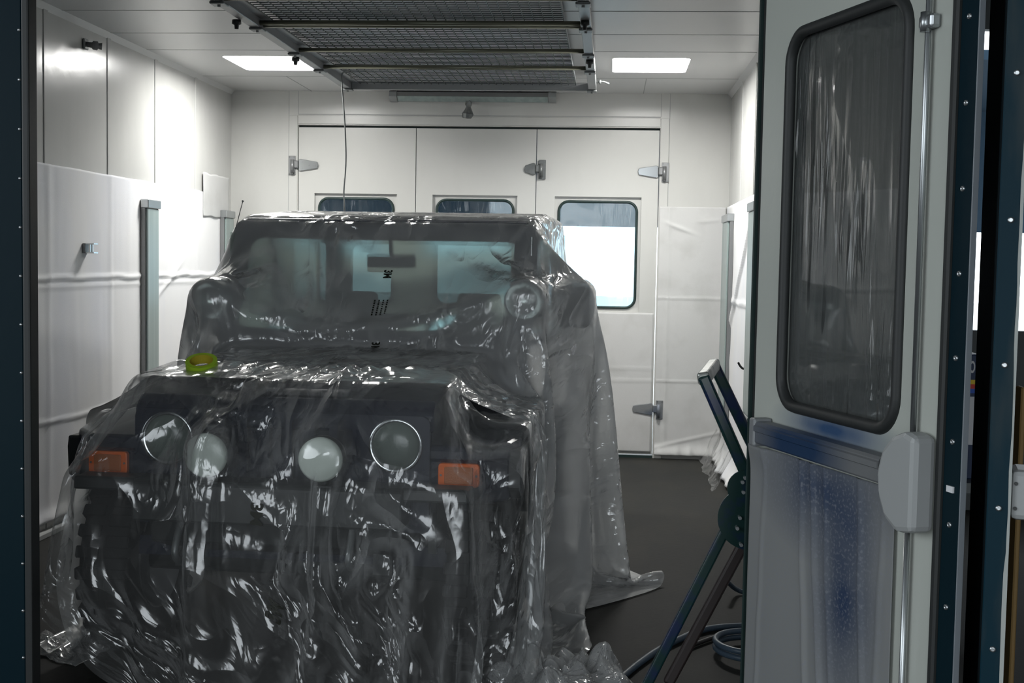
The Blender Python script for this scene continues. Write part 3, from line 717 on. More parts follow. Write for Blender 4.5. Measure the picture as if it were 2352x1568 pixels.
# closed left leaf: blue outer face
leafL = bpy.data.objects.new('door_5', None); COL.objects.link(leafL); leafL['kind'] = 'structure'; leafL.location = (-2.70, 3.65, 0)
bm = new_bm(); add_box(bm, 0, .942, 0, .05, .0, 2.54, bev=.003); obj('door_panel', bm, blue_paint, leafL)
bm = new_bm(); add_box(bm, .942, .966, -.004, .055, .0, 2.54, bev=.006, seg=2); obj('edge_seal', bm, rubber, leafL)
for k in range(16):
    bm = new_bm(); add_lathe(bm, [(.005, 0), (.004, .0035), (0, .0038)], (.936, 0, .12 + k * .146), (0, -1, 0), n=10); obj('rivet', bm, alu, leafL)

# ------------------------------------------------------------------ workshop round the photographer and the yard outside
bm = new_bm(); add_box(bm, -5.0, -4.9, -3.2, YF, 0, .9); add_box(bm, -5.0, -4.9, -3.2, YF, 3.7, 4.0); add_box(bm, -5.0, -4.9, -3.2, -1.9, .9, 3.7); add_box(bm, -5.0, -4.9, 2.9, YF, .9, 3.7)
for y in (-.7, .5, 1.7): add_box(bm, -4.97, -4.93, y - .03, y + .03, .9, 3.7)
struct('wall_1', bm, shop_wall)
bm = new_bm(); add_box(bm, -5.0, -2.2, -3.3, -3.2, 0, 4.0); add_box(bm, 2.2, 3.4, -3.3, -3.2, 0, 4.0); add_box(bm, -2.2, 2.2, -3.3, -3.2, 3.2, 4.0); struct('wall_2', bm, shop_wall)  # door opening added and sized to let sky light in
bm = new_bm(); add_box(bm, 3.3, 3.4, -3.2, 8.0, 0, 4.0); struct('wall_3', bm, shop_wall)
bm = new_bm(); add_box(bm, -5.0, -3.07, YF, YF + .08, 0, 4.0); add_box(bm, -3.07, .98, YF - .0, YF + .08, 3.11, 4.0); struct('wall_4', bm, blue_paint)
bm = new_bm(); add_box(bm, XR + .08, 1.9, 8.0, 8.08, 0, 4.0); add_box(bm, 1.9, 3.3, 8.0, 8.08, 0, 1.13); add_box(bm, 1.9, 3.3, 8.0, 8.08, 2.98, 4.0); struct('wall_5', bm, shop_wall)
bm = new_bm(); add_box(bm, XR + .081, XR + .10, YF, 8.0, 0, 4.0); struct('wall_6', bm, blue_paint)
bm = new_bm(); add_box(bm, -5.0, 3.4, -3.2, 8.08, 4.0, 4.1); struct('ceiling_2', bm, shop_wall)
bm = new_bm(); add_box(bm, -30, 30, 10.0, 60, -.12, -.02); add_box(bm, -30, 30, -40, -3.2, -.12, -.02); struct('ground', bm, concrete)
# canopy outside the back doors
t = thing('canopy', 'blue grey canopy outside, seen in the top of the back door windows', 'canopy', (0, 14, 0))
box_obj('fascia', (-7, 5, -.1, .0, 1.915, 3.2), canopy_m, t)
box_obj('roof', (-7, 5, -3.5, 0, 3.2, 3.28), canopy_m, t)
for x in (-6.9, 4.8): box_obj('post', (x, x + .12, -.1, .02, -.02, 1.92), canopy_m, t)

# strip of things seen right of the folded leaves
t = thing('paint_carton', 'dark blue carton with white letters and coloured stripes, seen in the door gap', 'carton', (1.50, 5.25, 0))
box_obj('carton', (-.10, .0, -.10, .10, .66, 1.165), mat('dark_blue_card', (.012, .03, .09), .5), t, bev=.004)
for z, m_ in ((1.045, yellow_s), (1.027, red_s), (1.009, blue_s)): box_obj('stripe', (-.101, .001, -.103, -.10, z, z + .018), m_, t)
box_obj('label', (-.101, .001, -.1035, -.10, .80, .995), white_plastic, t)
def text_mesh(s, size, bold=0.0):
    c = bpy.data.curves.new('lettering', 'FONT'); c.body = s; c.size = size; c.align_x = 'CENTER'; c.align_y = 'CENTER'; c.offset = bold
    o = bpy.data.objects.new('lettering', c); COL.objects.link(o)
    dg = bpy.context.evaluated_depsgraph_get(); me = bpy.data.meshes.new_from_object(o.evaluated_get(dg))
    bpy.data.objects.remove(o); return me
me = text_mesh('LO', .065, .002); me.transform(Matrix.Diagonal((.42, 1, 1, 1))); me.transform(Matrix.Rotation(PI / 2, 4, 'X')); me.materials.clear(); me.materials.append(white_plastic)
o = bpy.data.objects.new('lettering', me); COL.objects.link(o); o.parent = t; o.location = (-.045, -.103, 1.112)
box_obj('trolley_top', (-.14, .02, -.2, .2, .62, .66), steel_dark, t)
for x in (-.135, -.015):
    for y in (-.18, .15): box_obj('trolley_leg', (x, x + .03, y, y + .03, 0, .62), steel_dark, t)
t = tag(box_obj('timber_post', (1.288, 1.304, 4.0, 4.06, 0, 1.14), wood_m, bev=.004), 'ochre timber post behind the folded door edge at the right border', 'post')

# ------------------------------------------------------------------ the covered off-road car (local: x right, y backwards, z up)
CAR_O = Vector((-1.133, 4.30, 0)); CAR_R = math.radians(-2.2)
car = thing('off_road_vehicle', 'dark boxy off-road vehicle standing under clear masking film in the booth', 'car', CAR_O, CAR_R)
def part(name, bm, m, parent=None): return obj(name, bm, m, parent or car)
# tub and floor
bm = new_bm(); add_prism(bm, [(1.25, .42), (3.45, .42), (3.45, 1.10), (1.25, 1.10)], 'x', -.73, -.66, bev=.01); add_prism(bm, [(1.25, .42), (3.45, .42), (3.45, 1.10), (1.25, 1.10)], 'x', .66, .73, bev=.01)
add_box(bm, -.70, .70, .15, 3.44, .40, .47); add_box(bm, -.70, .70, 3.38, 3.45, .42, 1.10, bev=.01); add_box(bm, -.70, .70, 1.22, 1.30, .42, 1.02)
part('body_tub', bm, car_paint)
# hood
bm = new_bm()
add_prism(bm, [(.0, .965), (.05, 1.010), (.30, 1.030), (1.28, 1.085), (1.28, 1.03), (.30, .97), (.0, .90)], 'x', -.54, .54, bev=.012)
add_prism(bm, [(.06, 1.015), (.12, 1.035), (1.2, 1.10), (1.22, 1.08)], 'x', -.22, .22, bev=.008)
part('hood', bm, car_paint)
bm = new_bm(); add_prism(bm, [(.02, .55), (1.26, .55), (1.26, 1.03), (.3, .96), (.02, .90)], 'x', -.53, .53); part('engine_bay_sides', bm, car_paint)
bm = new_bm(); add_box(bm, -.72, .72, 1.26, 1.44, 1.035, 1.115, bev=.015, seg=2); part('cowl', bm, car_paint)
# grille with seven slots and round holes
bm = new_bm()
holes = [rrect(-.285 + k * .0815, -.285 + k * .0815 + .052, .70, .945, .02, 4) for k in range(7)]
cir = lambda cx, cz, r: [(cx + r * math.cos(2 * PI * i / 28), cz + r * math.sin(2 * PI * i / 28)) for i in range(28)]
holes += [cir(-.41, .86, .088), cir(.41, .86, .088)]
add_plate_hole(bm, rrect(-.53, .53, .58, .965, .03, 4), holes, -.02, .0); part('grille', bm, car_paint)
box_obj('radiator', (-.33, .30, .03, .05, .62, .95), car_black, car)
for s in (-1, 1):
    h = bpy.data.objects.new('headlamp', None); COL.objects.link(h); h.parent = car; h.location = (s * .41, 0, .86)
    bm = new_bm(); add_lathe(bm, [(.0, -.045), (.04, -.043), (.075, -.032), (.084, -.018)], (0, 0, 0), (0, 1, 0), n=36); part('lens', bm, head_lens, h)
    bm = new_bm(); add_lathe(bm, [(.083, -.022), (.094, -.028), (.096, -.018), (.086, .03), (.0, .05)], (0, 0, 0), (0, 1, 0), n=36); part('bezel', bm, chrome, h)
# fenders
for s in (-1, 1):
    bm = new_bm()
    plan = [(s * .50, .0), (s * .71, .0), (s * .80, .10), (s * .825, .22), (s * .825, 1.0), (s * .72, 1.22), (s * .50, 1.22)]
    add_prism(bm, plan if s > 0 else plan[::-1], 'z', .80, .862, bev=.018)
    plan = [(s * .50, .005), (s * .71, .005), (s * .795, .10), (s * .80, .14), (s * .50, .14)]
    add_prism(bm, plan if s > 0 else plan[::-1], 'z', .66, .82, bev=.012)
    for v in bm.verts:
        if v.co.z > .84: v.co.z += .03 * min(1, max(0, v.co.y) / .5)
    f = part('fender', bm, car_paint)
    bm = new_bm(); q = [(.10, .80), (.10, .70), (.14, .66), (.18, .70), (.22, .745), (.66, .75), (.86, .62), (.96, .45), (1.02, .46), (.96, .66), (.90, .84), (.10, .84)]
    add_prism(bm, q, 'x', min(s * .72, s * .84), max(s * .72, s * .84), bev=.008); part('wheel_arch_flare', bm, car_black)
    box_obj('inner_wing', (min(s * .50, s * .53), max(s * .50, s * .53), .14, 1.2, .45, .85), car_black, car)
    # turn signal
    ts = bpy.data.objects.new('turn_signal', None); COL.objects.link(ts); ts.parent = car; ts.location = (s * .632, -.001, .765)
    bm = new_bm(); add_prism(bm, rrect(-.072, .072, -.041, .041, .012, 3), 'y', -.020, .004, bev=.004); part('amber_housing', bm, amber, ts)
    bm = new_bm(); add_prism(bm, rrect(-.050, .050, -.030, .030, .004, 2), 'y', -.024, -.018, bev=.002); part('prism_lens', bm, amber_in, ts)
    for q in (-.062, .062):
        bm = new_bm(); add_cyl(bm, (q, -.023, 0), (q, -.019, 0), .004, n=8); part('screw', bm, steel_dark, ts)
    sm = bpy.data.objects.new('side_marker', None); COL.objects.link(sm); sm.parent = car; sm.location = (s * .815, .20, .765)
    bm = new_bm(); add_box(bm, -.02, .02, -.05, .05, -.035, .035, bev=.006, seg=2); part('amber_housing', bm, amber, sm)
# bumper, winch plate
bm = new_bm(); add_prism(bm, [(-.20, .60), (-.19, .725), (-.175, .74), (-.06, .74), (-.05, .725), (-.05, .60)], 'x', -.47, .47, bev=.008)
for s in (-1, 1): add_prism(bm, [(-.17, .695), (-.165, .735), (-.16, .74), (-.06, .74), (-.05, .735), (-.05, .695)], 'x', min(s * .46, s * .69), max(s * .46, s * .69), bev=.008)
part('front_bumper', bm, car_black)
bm = new_bm(); add_prism(bm, [(-.14, .52), (-.16, .60), (-.02, .60), (.1, .44)], 'x', -.42, .42, bev=.006); part('skid_plate', bm, car_black)
for s in (-1, 1):
    bm = new_bm(); add_tube(bm, smooth_path([(s * .30, -.17, .60), (s * .30, -.21, .55), (s * .30, -.23, .50), (s * .30, -.19, .47), (s * .30, -.13, .50)], 5), .013, 8); part('tow_hook', bm, steel_dark)
# bumper lamps
for s, x in ((-1, -.200), (1, .196)):
    l = bpy.data.objects.new('auxiliary_lamp', None); COL.objects.link(l); l.parent = car; l.location = (x, -.17, .835)
    bm = new_bm(); add_lathe(bm, [(0, .075), (.04, .07), (.068, .04), (.077, .0), (.079, -.03), (.074, -.034)], (0, 0, 0), (0, 1, 0), n=36); part('lamp_housing', bm, car_black, l)
    bm = new_bm(); add_lathe(bm, [(.0745, -.030), (.0745, -.046), (.066, -.054), (.03, -.057), (0, -.058)], (0, 0, 0), (0, 1, 0), n=36); part('stone_guard_cover', bm, lamp_lens, l)
    bm = new_bm(); add_cyl(bm, (0, .02, -.10), (0, .02, -.07), .02, n=14); add_box(bm, -.03, .03, -.01, .05, -.105, -.095); part('foot', bm, car_black, l)
# wheels
def tyre_bm():
    bm = new_bm()
    add_lathe(bm, [(.20, -.08), (.24, -.09), (.31, -.094), (.338, -.085), (.345, -.06), (.347, 0), (.345, .06), (.338, .085), (.31, .094), (.24, .09), (.20, .08)], (0, 0, 0), (1, 0, 0), n=48)
    for k in range(28):
        a = 2 * PI * k / 28
        for s, off in ((-1, 0), (1, .5)):
            M = Matrix.Rotation(a + off * 2 * PI / 28, 4, 'X') @ Matrix.Translation((0, 0, .350))
            add_box(bm, s * .012 if s > 0 else -.095, .095 if s > 0 else -.012, -.022, .022, -.02, .006, bev=.003, M=M)
            M2 = Matrix.Rotation(a + off * 2 * PI / 28, 4, 'X') @ Matrix.Translation((s * .090, 0, .330))
            add_box(bm, -.008, .008, -.018, .018, -.03, .02, M=M2)
    return bm
me_t = None
for y, z in ((.36, .352), (2.82, .352)):
    for s in (-1, 1):
        w = bpy.data.objects.new('wheel', None); COL.objects.link(w); w.parent = car; w.location = (s * (.675 if y < 1 else .72), y, z)
        if me_t is None: t_ = part('tyre', tyre_bm(), tyre_m, w); me_t = t_.data
        else: t_ = bpy.data.objects.new('tyre', me_t); COL.objects.link(t_); t_.parent = w
        bm = new_bm(); add_lathe(bm, [(.205, -.09), (.19, -.08), (.18, -.02), (.16, .02), (.06, .035), (.055, .07), (0, .072)] if s > 0 else [(.205, .09), (.19, .08), (.18, .02), (.16, -.02), (.06, -.035), (.055, -.07), (0, -.072)], (0, 0, 0), (1, 0, 0), n=32); part('rim', bm, steel_edge, w)
bm = new_bm(); add_cyl(bm, (-.62, .36, .34), (.62, .36, .34), .045); add_lathe(bm, [(0, -.12), (.08, -.09), (.11, 0), (.08, .09), (0, .12)], (.12, .36, .34), (1, 0, 0), n=20); part('front_axle', bm, car_black)
for s in (-1, 1):
    bm = new_bm(); add_box(bm, s * .36 - .03, s * .36 + .03, .0, 3.4, .40, .50); part('chassis_rail', bm, car_black)
# windscreen frame, leaning back
def ws(x, t, off=0.0):     # t 0 at the cowl, 1 at the header
    return Vector((x, 1.335 + .315 * t + off * .85, 1.10 + .555 * t + off * .0))
ang = math.atan2(.315, .555)
wsr = bpy.data.objects.new('windscreen_frame', None)
bm = new_bm()
H = math.hypot(.315, .555)
out = [(-.722, 0), (.722, 0), (.705, H), (-.705, H)]
add_plate_hole(bm, rrect(-.722, .722, -.01, H + .02, .05, 4), [rrect(-.640, .640, .085, H - .062, .05, 5)], -.03, .03)
wf = part('windscreen_frame', bm, car_frame)
wf.location = (0, 1.335, 1.10); wf.rotation_euler = (-ang, 0, 0)
bm = new_bm(); add_ring_xz(bm, rrect(-.640, .640, .085, H - .062, .05, 6), .022, -.036, -.008); g_ = part('windscreen_seal', bm, rubber); g_.location = wf.location; g_.rotation_euler = wf.rotation_euler
bm = new_bm(); add_prism(bm, rrect(-.638, .638, .087, H - .064, .05, 5), 'y', -.006, .0); g_ = part('windscreen_glass', bm, screen_glass); g_.location = wf.location; g_.rotation_euler = wf.rotation_euler
# wipers
for x0 in (-.30, .22):
    bm = new_bm(); add_tube(bm, [ws(x0, .03, -.06), ws(x0 + .17, .115, -.055), ws(x0 + .36, .15, -.05)], .006, 8)
    add_tube(bm, [ws(x0 + .10, .115, -.045), ws(x0 + .42, .17, -.042)], .007, 8); part('wiper', bm, car_black)
# roof, pillars, rear wall with window
bm = new_bm()
add_prism(bm, [(1.62, 1.655), (1.64, 1.690), (1.75, 1.710), (2.4, 1.745), (3.2, 1.735), (3.40, 1.69), (3.40, 1.65), (1.62, 1.64)], 'x', -.70, .70, bev=.02); part('roof', bm, car_frame)
for s in (-1, 1):
    bm = new_bm()
    def hole(y0, y1): return rrect(y0, y1, 1.17, 1.60, .04, 3)
    add_plate_hole(bm, [(1.42, 1.09), (3.43, 1.09), (3.40, 1.67), (1.67, 1.67)], [[(1.52, 1.17), (2.20, 1.17), (2.20, 1.60), (1.70, 1.60)], hole(2.30, 3.28)], -.015, .015)
    o = part('side_wall', bm, car_frame); o.rotation_euler = (0, 0, PI / 2); o.location = (s * .715, 0, 0)
    bm = new_bm(); add_box(bm, 1.50, 3.3, -.004, .0, 1.15, 1.62); o = part('side_glass', bm, car_glass); o.rotation_euler = (0, 0, PI / 2); o.location = (s * .715, 0, 0)
bm = new_bm(); add_plate_hole(bm, rrect(-.71, .71, 1.08, 1.68, .03, 3), [rrect(-.60, .60, 1.17, 1.60, .05, 5)], 3.40, 3.44); part('rear_wall', bm, car_frame)
box_obj('rear_glass', (-.61, .61, 3.415, 3.42, 1.16, 1.61), car_glass, car)
# interior
bm = new_bm(); add_prism(bm, [(1.38, .85), (1.38, 1.135), (1.50, 1.155), (1.66, 1.12), (1.70, 1.02), (1.62, .85)], 'x', -.64, .64, bev=.02); add_prism(bm, [(1.50, 1.12), (1.52, 1.19), (1.60, 1.20), (1.68, 1.12)], 'x', .20, .50, bev=.02); part('dashboard', bm, car_black)
sw = bpy.data.objects.new('steering_wheel', None); COL.objects.link(sw); sw.parent = car; sw.location = (.34, 1.83, 1.13)
bm = new_bm(); ax = Vector((0, -.85, .5)).normalized(); a1 = Vector((1, 0, 0)); a2 = ax.cross(a1)
add_tube(bm, [(a1 * math.cos(2 * PI * k / 28) + a2 * math.sin(2 * PI * k / 28)) * .185 for k in range(29)], .014, 8, caps=False); part('rim', bm, car_black, sw)
bm = new_bm()
for a in (0, 2.1, 4.2): add_tube(bm, [Vector((0, 0, 0)), (a1 * math.cos(a) + a2 * math.sin(a)) * .18], .011, 6)
add_cyl(bm, ax * -.02, ax * .03, .045); add_cyl(bm, ax * .03, ax * -.25 + Vector((0, -.02, 0)), .02); part('hub', bm, car_black, sw)
for x in (-.34, .34):
    st = bpy.data.objects.new('front_seat', None); COL.objects.link(st); st.parent = car; st.location = (x, 2.1, .47)
    bm = new_bm(); add_box(bm, -.24, .24, -.22, .28, .18, .32, bev=.05, seg=3); add_box(bm, -.2, .2, -.15, .25, 0, .18); part('cushion', bm, seat_m, st)
    bm = new_bm(); add_prism(bm, [(.22, .28), (.34, .28), (.42, .68), (.32, .70)], 'x', -.23, .23, bev=.035); part('backrest', bm, seat_m, st)
    bm = new_bm(); add_box(bm, -.12, .12, .33, .41, .72, .86, bev=.03, seg=3); add_cyl(bm, (-.05, .38, .66), (-.05, .38, .74), .008, n=8); add_cyl(bm, (.05, .38, .66), (.05, .38, .74), .008, n=8); part('headrest', bm, seat_m, st)
im = bpy.data.objects.new('interior_mirror', None); COL.objects.link(im); im.parent = car; im.location = (.03, 1.66, 1.48)
bm = new_bm(); add_box(bm, -.12, .12, -.012, .015, -.037, .037, bev=.011, seg=2); part('mirror_housing', bm, car_black, im)
bm = new_bm(); add_tube(bm, [(0, 0, .02), (0, -.02, .07), (0, -.03, .13)], .010, 8); part('stalk', bm, car_black, im)
# door mirrors
for s in (-1, 1):
    dm = bpy.data.objects.new('door_mirror', None); COL.objects.link(dm); dm.parent = car; dm.location = (.90, 1.52, 1.30) if s > 0 else (-.775, 1.53, 1.23); dm.rotation_euler = (0, 0, 0 if s > 0 else 1.1)
    bm = new_bm(); add_box(bm, -.088, .088, -.035, .035, -.095, .095, bev=.022, seg=3); part('mirror_housing', bm, car_black, dm)
    box_obj('mirror_glass', (-.075, .075, .034, .038, -.08, .08), chrome, dm)
    bm = new_bm(); add_tube(bm, [(-s * .05, 0, -.08), (-s * .10, -.01, -.13), (-s * .18, -.02, -.18)], .012, 8); add_tube(bm, [(-s * .07, 0, .0), (-s * .18, -.01, -.06)], .010, 8); part('arm', bm, car_black, dm)
# pillar lamps
for s in (-1, 1):
    pl = bpy.data.objects.new('pillar_lamp', None); COL.objects.link(pl); pl.parent = car; pl.location = (.725, 1.16, 1.335) if s > 0 else (-.675, 1.16, 1.305)
    bm = new_bm(); add_lathe(bm, [(0, .09), (.04, .085), (.07, .05), (.083, .0), (.086, -.012)], (0, 0, 0), (0, 1, 0), n=36); part('lamp_housing', bm, mat('pale_lamp_shell', (.5, .53, .5), .2, metal=.6), pl)
    bm = new_bm(); add_lathe(bm, [(.084, -.01), (.078, -.020), (.05, -.032), (0, -.038)], (0, 0, 0), (0, 1, 0), n=36); part('lens', bm, glass('clear_lamp_lens', (.85, .88, .85), 1.6, .10), pl)
    bm = new_bm(); add_lathe(bm, [(0, .035), (.03, .028), (.06, .010), (.078, -.012)], (0, 0, 0), (0, 1, 0), n=30); part('reflector', bm, chrome, pl)
    bm = new_bm(); add_tube(bm, [(0, .03, -.07), (0, .05, -.15), (0, .12, -.24)], .012, 8); part('bracket', bm, car_black, pl)
# aerial at the left of the screen
bm = new_bm(); add_tube(bm, [(-.74, 1.40, 1.08), (-.745, 1.52, 1.45), (-.70, 1.63, 1.77)], [.004, .003, .002], 6); add_cyl(bm, (-.70, 1.63, 1.77), (-.699, 1.632, 1.776), .005, n=8); part('aerial', bm, steel_dark)

# ------------------------------------------------------------------ film sheets (shapes relaxed as cloth beforehand)
# --- the sheets are relaxed over the car with a small position based cloth solver (car coordinates)
def hs_box(x0, x1, y0, y1, z0, z1):
    return ([((1, 0, 0), x1), ((-1, 0, 0), -x0), ((0, 1, 0), y1), ((0, -1, 0), -y0), ((0, 0, 1), z1), ((0, 0, -1), -z0)], (x0, x1, y0, y1, z0, z1))
def hs_prism(pts, x0, x1, tap=0.0, zt=1.1):
    out = []; n = len(pts)
    for i in range(n):
        (ya, za), (yb, zb) = pts[i], pts[(i + 1) % n]
        ny, nz_ = (zb - za), -(yb - ya); l = math.hypot(ny, nz_); ny /= l; nz_ /= l
        out.append(((0, ny, nz_), ny * ya + nz_ * za))
    for s, xx in ((1, x1), (-1, -x0)):
        q = np.array([s, 0, tap]); q = q / np.linalg.norm(q); out.append((tuple(q), float(q @ np.array([s * xx, 0, zt]))))
    ys = [p[0] for p in pts]; zs = [p[1] for p in pts]
    return (out, (x0, x1, min(ys), max(ys), min(zs), max(zs)))
def car_shapes():
    C = []
    for s in (-1, 1):
        a, b = sorted((s * .50, s * .83)); C.append(hs_prism([(0.02, .62), (.9, .62), (.9, .93), (.12, .90), (0.0, .84)], a, b))
        a, b = sorted((s * .56, s * .79)); C.append(hs_box(a, b, .02, .70, 0, .64))
        a, b = sorted((s * .66, s * 1.0)); a, b = (a, b) if s > 0 else (-.82, -.66); q = hs_box(a, b, 1.43, 1.61, .9, 1.405 if s > 0 else 1.34); C.append((q[0], q[1], (0 if s > 0 else 1, 4)))
        a, b = sorted((s * .55, s * .86)); C.append(hs_box(a, b, 2.46, 3.2, 0.0, .9))
    C.append(hs_prism([(-.04, .4), (1.4, .4), (1.4, 1.11), (.06, 1.045), (-.02, .97)], -.56, .56))
    C.append(hs_prism([(1.25, .35), (3.45, .35), (3.45, 1.12), (1.25, 1.12)], -.74, .74))
    C.append(hs_prism([(1.29, 1.10), (3.45, 1.10), (3.42, 1.70), (3.2, 1.74), (2.4, 1.745), (1.75, 1.70), (1.60, 1.66)], -.745, .745, tap=.03, zt=1.1))
    C.append(hs_box(-.68, .68, -.21, -.04, .50, .745))
    S_ = [(.725, 1.16, 1.335, .088), (.72, 1.24, 1.33, .10), (-.675, 1.16, 1.305, .10), (-.69, 1.24, 1.30, .10)] + [(s * .198, -.15, .835, .092) for s in (-1, 1)] + [(s * .198, -.10, .835, .088) for s in (-1, 1)]
    return [(np.array([p[0] for p in c[0]], float), np.array([p[1] for p in c[0]], float), np.array(c[1], float), c[2] if len(c) > 2 else None) for c in C], S_
HS, SPH = car_shapes()
def collide(P, V, m, fr):
    for Nn_, d, b, ok in HS:
        g = .05 + m
        k = np.nonzero((P[:, 0] > b[0] - g) & (P[:, 0] < b[1] + g) & (P[:, 1] > b[2] - g) & (P[:, 1] < b[3] + g) & (P[:, 2] > b[4] - g) & (P[:, 2] < b[5] + g))[0]
        if not len(k): continue
        D = P[k] @ Nn_.T - (d + m); ins = D.max(1) < 0
        if ok is not None:
            k = k[ins]; D = D[ins]
            if not len(k): continue
            D[:, [c for c in range(6) if c not in ok]] = -9
        i = D.argmax(1); pen = D[np.arange(len(k)), i]; q = pen < 0
        if q.any():
            h = k[q]; nn = Nn_[i[q]]; P[h] -= nn * pen[q][:, None]
            v = P[h] - V[h]; vn = (v * nn).sum(1, keepdims=True) * nn; V[h] += (v - vn) * fr + vn
    for x, y, z, r in SPH:
        q = P - (x, y, z); l2 = (q * q).sum(1); h = np.nonzero(l2 < (r + m) ** 2)[0]
        if len(h):
            P[h] = np.array((x, y, z)) + q[h] / np.sqrt(l2[h])[:, None] * (r + m); V[h] += (P[h] - V[h]) * fr
    h = P[:, 2] < m * .5
    P[h, 2] = m * .5; V[h] += (P[h] - V[h]) * .8
def lowfreq(n, k, cell, rng):
    a, b = int(n / cell) + 3, int(k / cell) + 3; G = rng.standard_normal((a, b))
    i = np.arange(n)[:, None] / cell; j = np.arange(k)[None] / cell; ii = i.astype(int); jj = j.astype(int); u = i - ii; v = j - jj
    u = u * u * (3 - 2 * u); v = v * v * (3 - 2 * v)
    return G[ii, jj] * (1 - u) * (1 - v) + G[ii + 1, jj] * u * (1 - v) + G[ii, jj + 1] * (1 - u) * v + G[ii + 1, jj + 1] * u * v
def relax(P0, rest, m, steps, bend, uneven, seed, it=6, g=9.8, fr=.6, push=None, pin=None):
    """P0 start positions, rest flat grid; uneven: local spread of rest lengths that makes the film buckle"""
    rng = np.random.default_rng(seed); n, k = P0.shape[:2]
    P = P0.reshape(-1, 3).copy(); V = P.copy(); R = rest.reshape(-1, 3); I = np.arange(n * k).reshape(n, k)
    gr = 1 + uneven * (.6 * lowfreq(n, k, 4, rng) + .5 * lowfreq(n, k, 9, rng)); gr = np.clip(gr, 1 - .6 * uneven, 1 + 2.5 * uneven).ravel(); B = []
    def add(a, b, st):
        a = a.ravel(); b = b.ravel(); L = np.linalg.norm(R[a] - R[b], axis=1) * (gr[a] + gr[b]) * .5; B.append((a, b, L, st))
    for o in (0, 1):
        add(I[o:-1:2], I[o + 1::2], 1.); add(I[:, o:-1:2], I[:, o + 1::2], 1.)
        add(I[o:-1:2, :-1], I[o + 1::2, 1:], .4); add(I[o:-1:2, 1:], I[o + 1::2, :-1], .4)
    for o in range(4):
        A = np.array([i for i in range(n - 2) if i % 4 == o]); add(I[A], I[A + 2], bend)
        A = np.array([i for i in range(k - 2) if i % 4 == o]); add(I[:, A], I[:, A + 2], bend)
    dt = .018
    for t in range(steps):
        v = (P - V) * .97; l = np.sqrt((v * v).sum(1))[:, None]; v *= np.minimum(1, .028 / np.maximum(l, 1e-9))
        V = P.copy(); P += v; P[:, 2] -= g * dt * dt
        if push is not None: P += push(P, t) * dt * dt
        for q in range(it):
            for a, b, L, st in B:
                pa = P[a]; pb = P[b]; d = pb - pa; l = np.sqrt((d * d).sum(1)); w = (l - L) / np.maximum(l, 1e-9) * (.5 * st)
                if st < .3: w = np.minimum(w, 0)
                d *= w[:, None]; P[a] = pa + d; P[b] = pb - d
            if pin is not None: P[pin[0]] = pin[1]
            if q % 2 == 1: collide(P, V, m, fr)
    return P.reshape(n, k, 3)
def over_car(Xr, Yr, xl, xr, y0, top, lift):
    """start shape: the flat sheet laid along roof, screen, hood and nose, its sides hanging"""
    y = np.where(Yr > 1.65, Yr, np.where(Yr > .71, .85 + (Yr - .71) * .851, np.where(Yr > y0, Yr + .14, y0 + .14)))
    z = np.where(Yr > 1.65, top, np.where(Yr > .71, 1.30 + (Yr - .71) * (top - 1.30) / .94, np.where(Yr > y0, 1.30, 1.30 - (y0 - Yr))))
    z = z + lift; back = np.maximum(0, Yr - 3.5); y = np.minimum(y, 3.55); z = z - back
    s = np.where(Xr > xr, Xr - xr, np.where(Xr < -xl, -xl - Xr, 0)); x = np.clip(Xr, -xl, xr) + np.where(Xr > 0, .06 + .20 * np.clip((y - 1.1) / .5, 0, 1), .06) * np.sign(Xr) * s
    return np.stack([x, y, np.maximum(z - s * .995, .02)], 2)
def make_sheet_a():
    h = .032; n = int(3.42 / h); k = int(4.5 / h); v = -.04 + h * np.arange(n)[:, None]; u = np.linspace(-1, 1, k)[None]
    t = np.clip((v - .0) / 1.3, 0, 1); t = t * t * (3 - 2 * t); wl = 2.04 + .26 * t; wr = 1.94 + .47 * t
    X = np.where(u < 0, u * wl, u * wr); q = np.clip((np.abs(X) - .50) / .25, 0, 1); q2 = np.clip((np.abs(X) - .95) / .35, 0, 1); Y = v + .12 * q * q * (3 - 2 * q)  * np.clip(1 - (v + .10) / 1.2, 0, 1) * (1 - q2) - q2 * np.where(X > 0, .36, .22) * np.clip(1 - (v + .10) / 1.2, 0, 1); R = np.stack([X, Y, 0 * X], 2)
    rng = np.random.default_rng(2); P = over_car(X, Y, .80, .92, -.56, 1.80, .0)
    P[..., 2] += .03 * np.abs(lowfreq(n, k, 6, rng)); P[..., 0] += .012 * lowfreq(n, k, 4, rng)
    R[..., 1] *= .975
    return relax(P, R, .016, 260, .05, .009, 1, it=10, g=2.5, fr=.85)
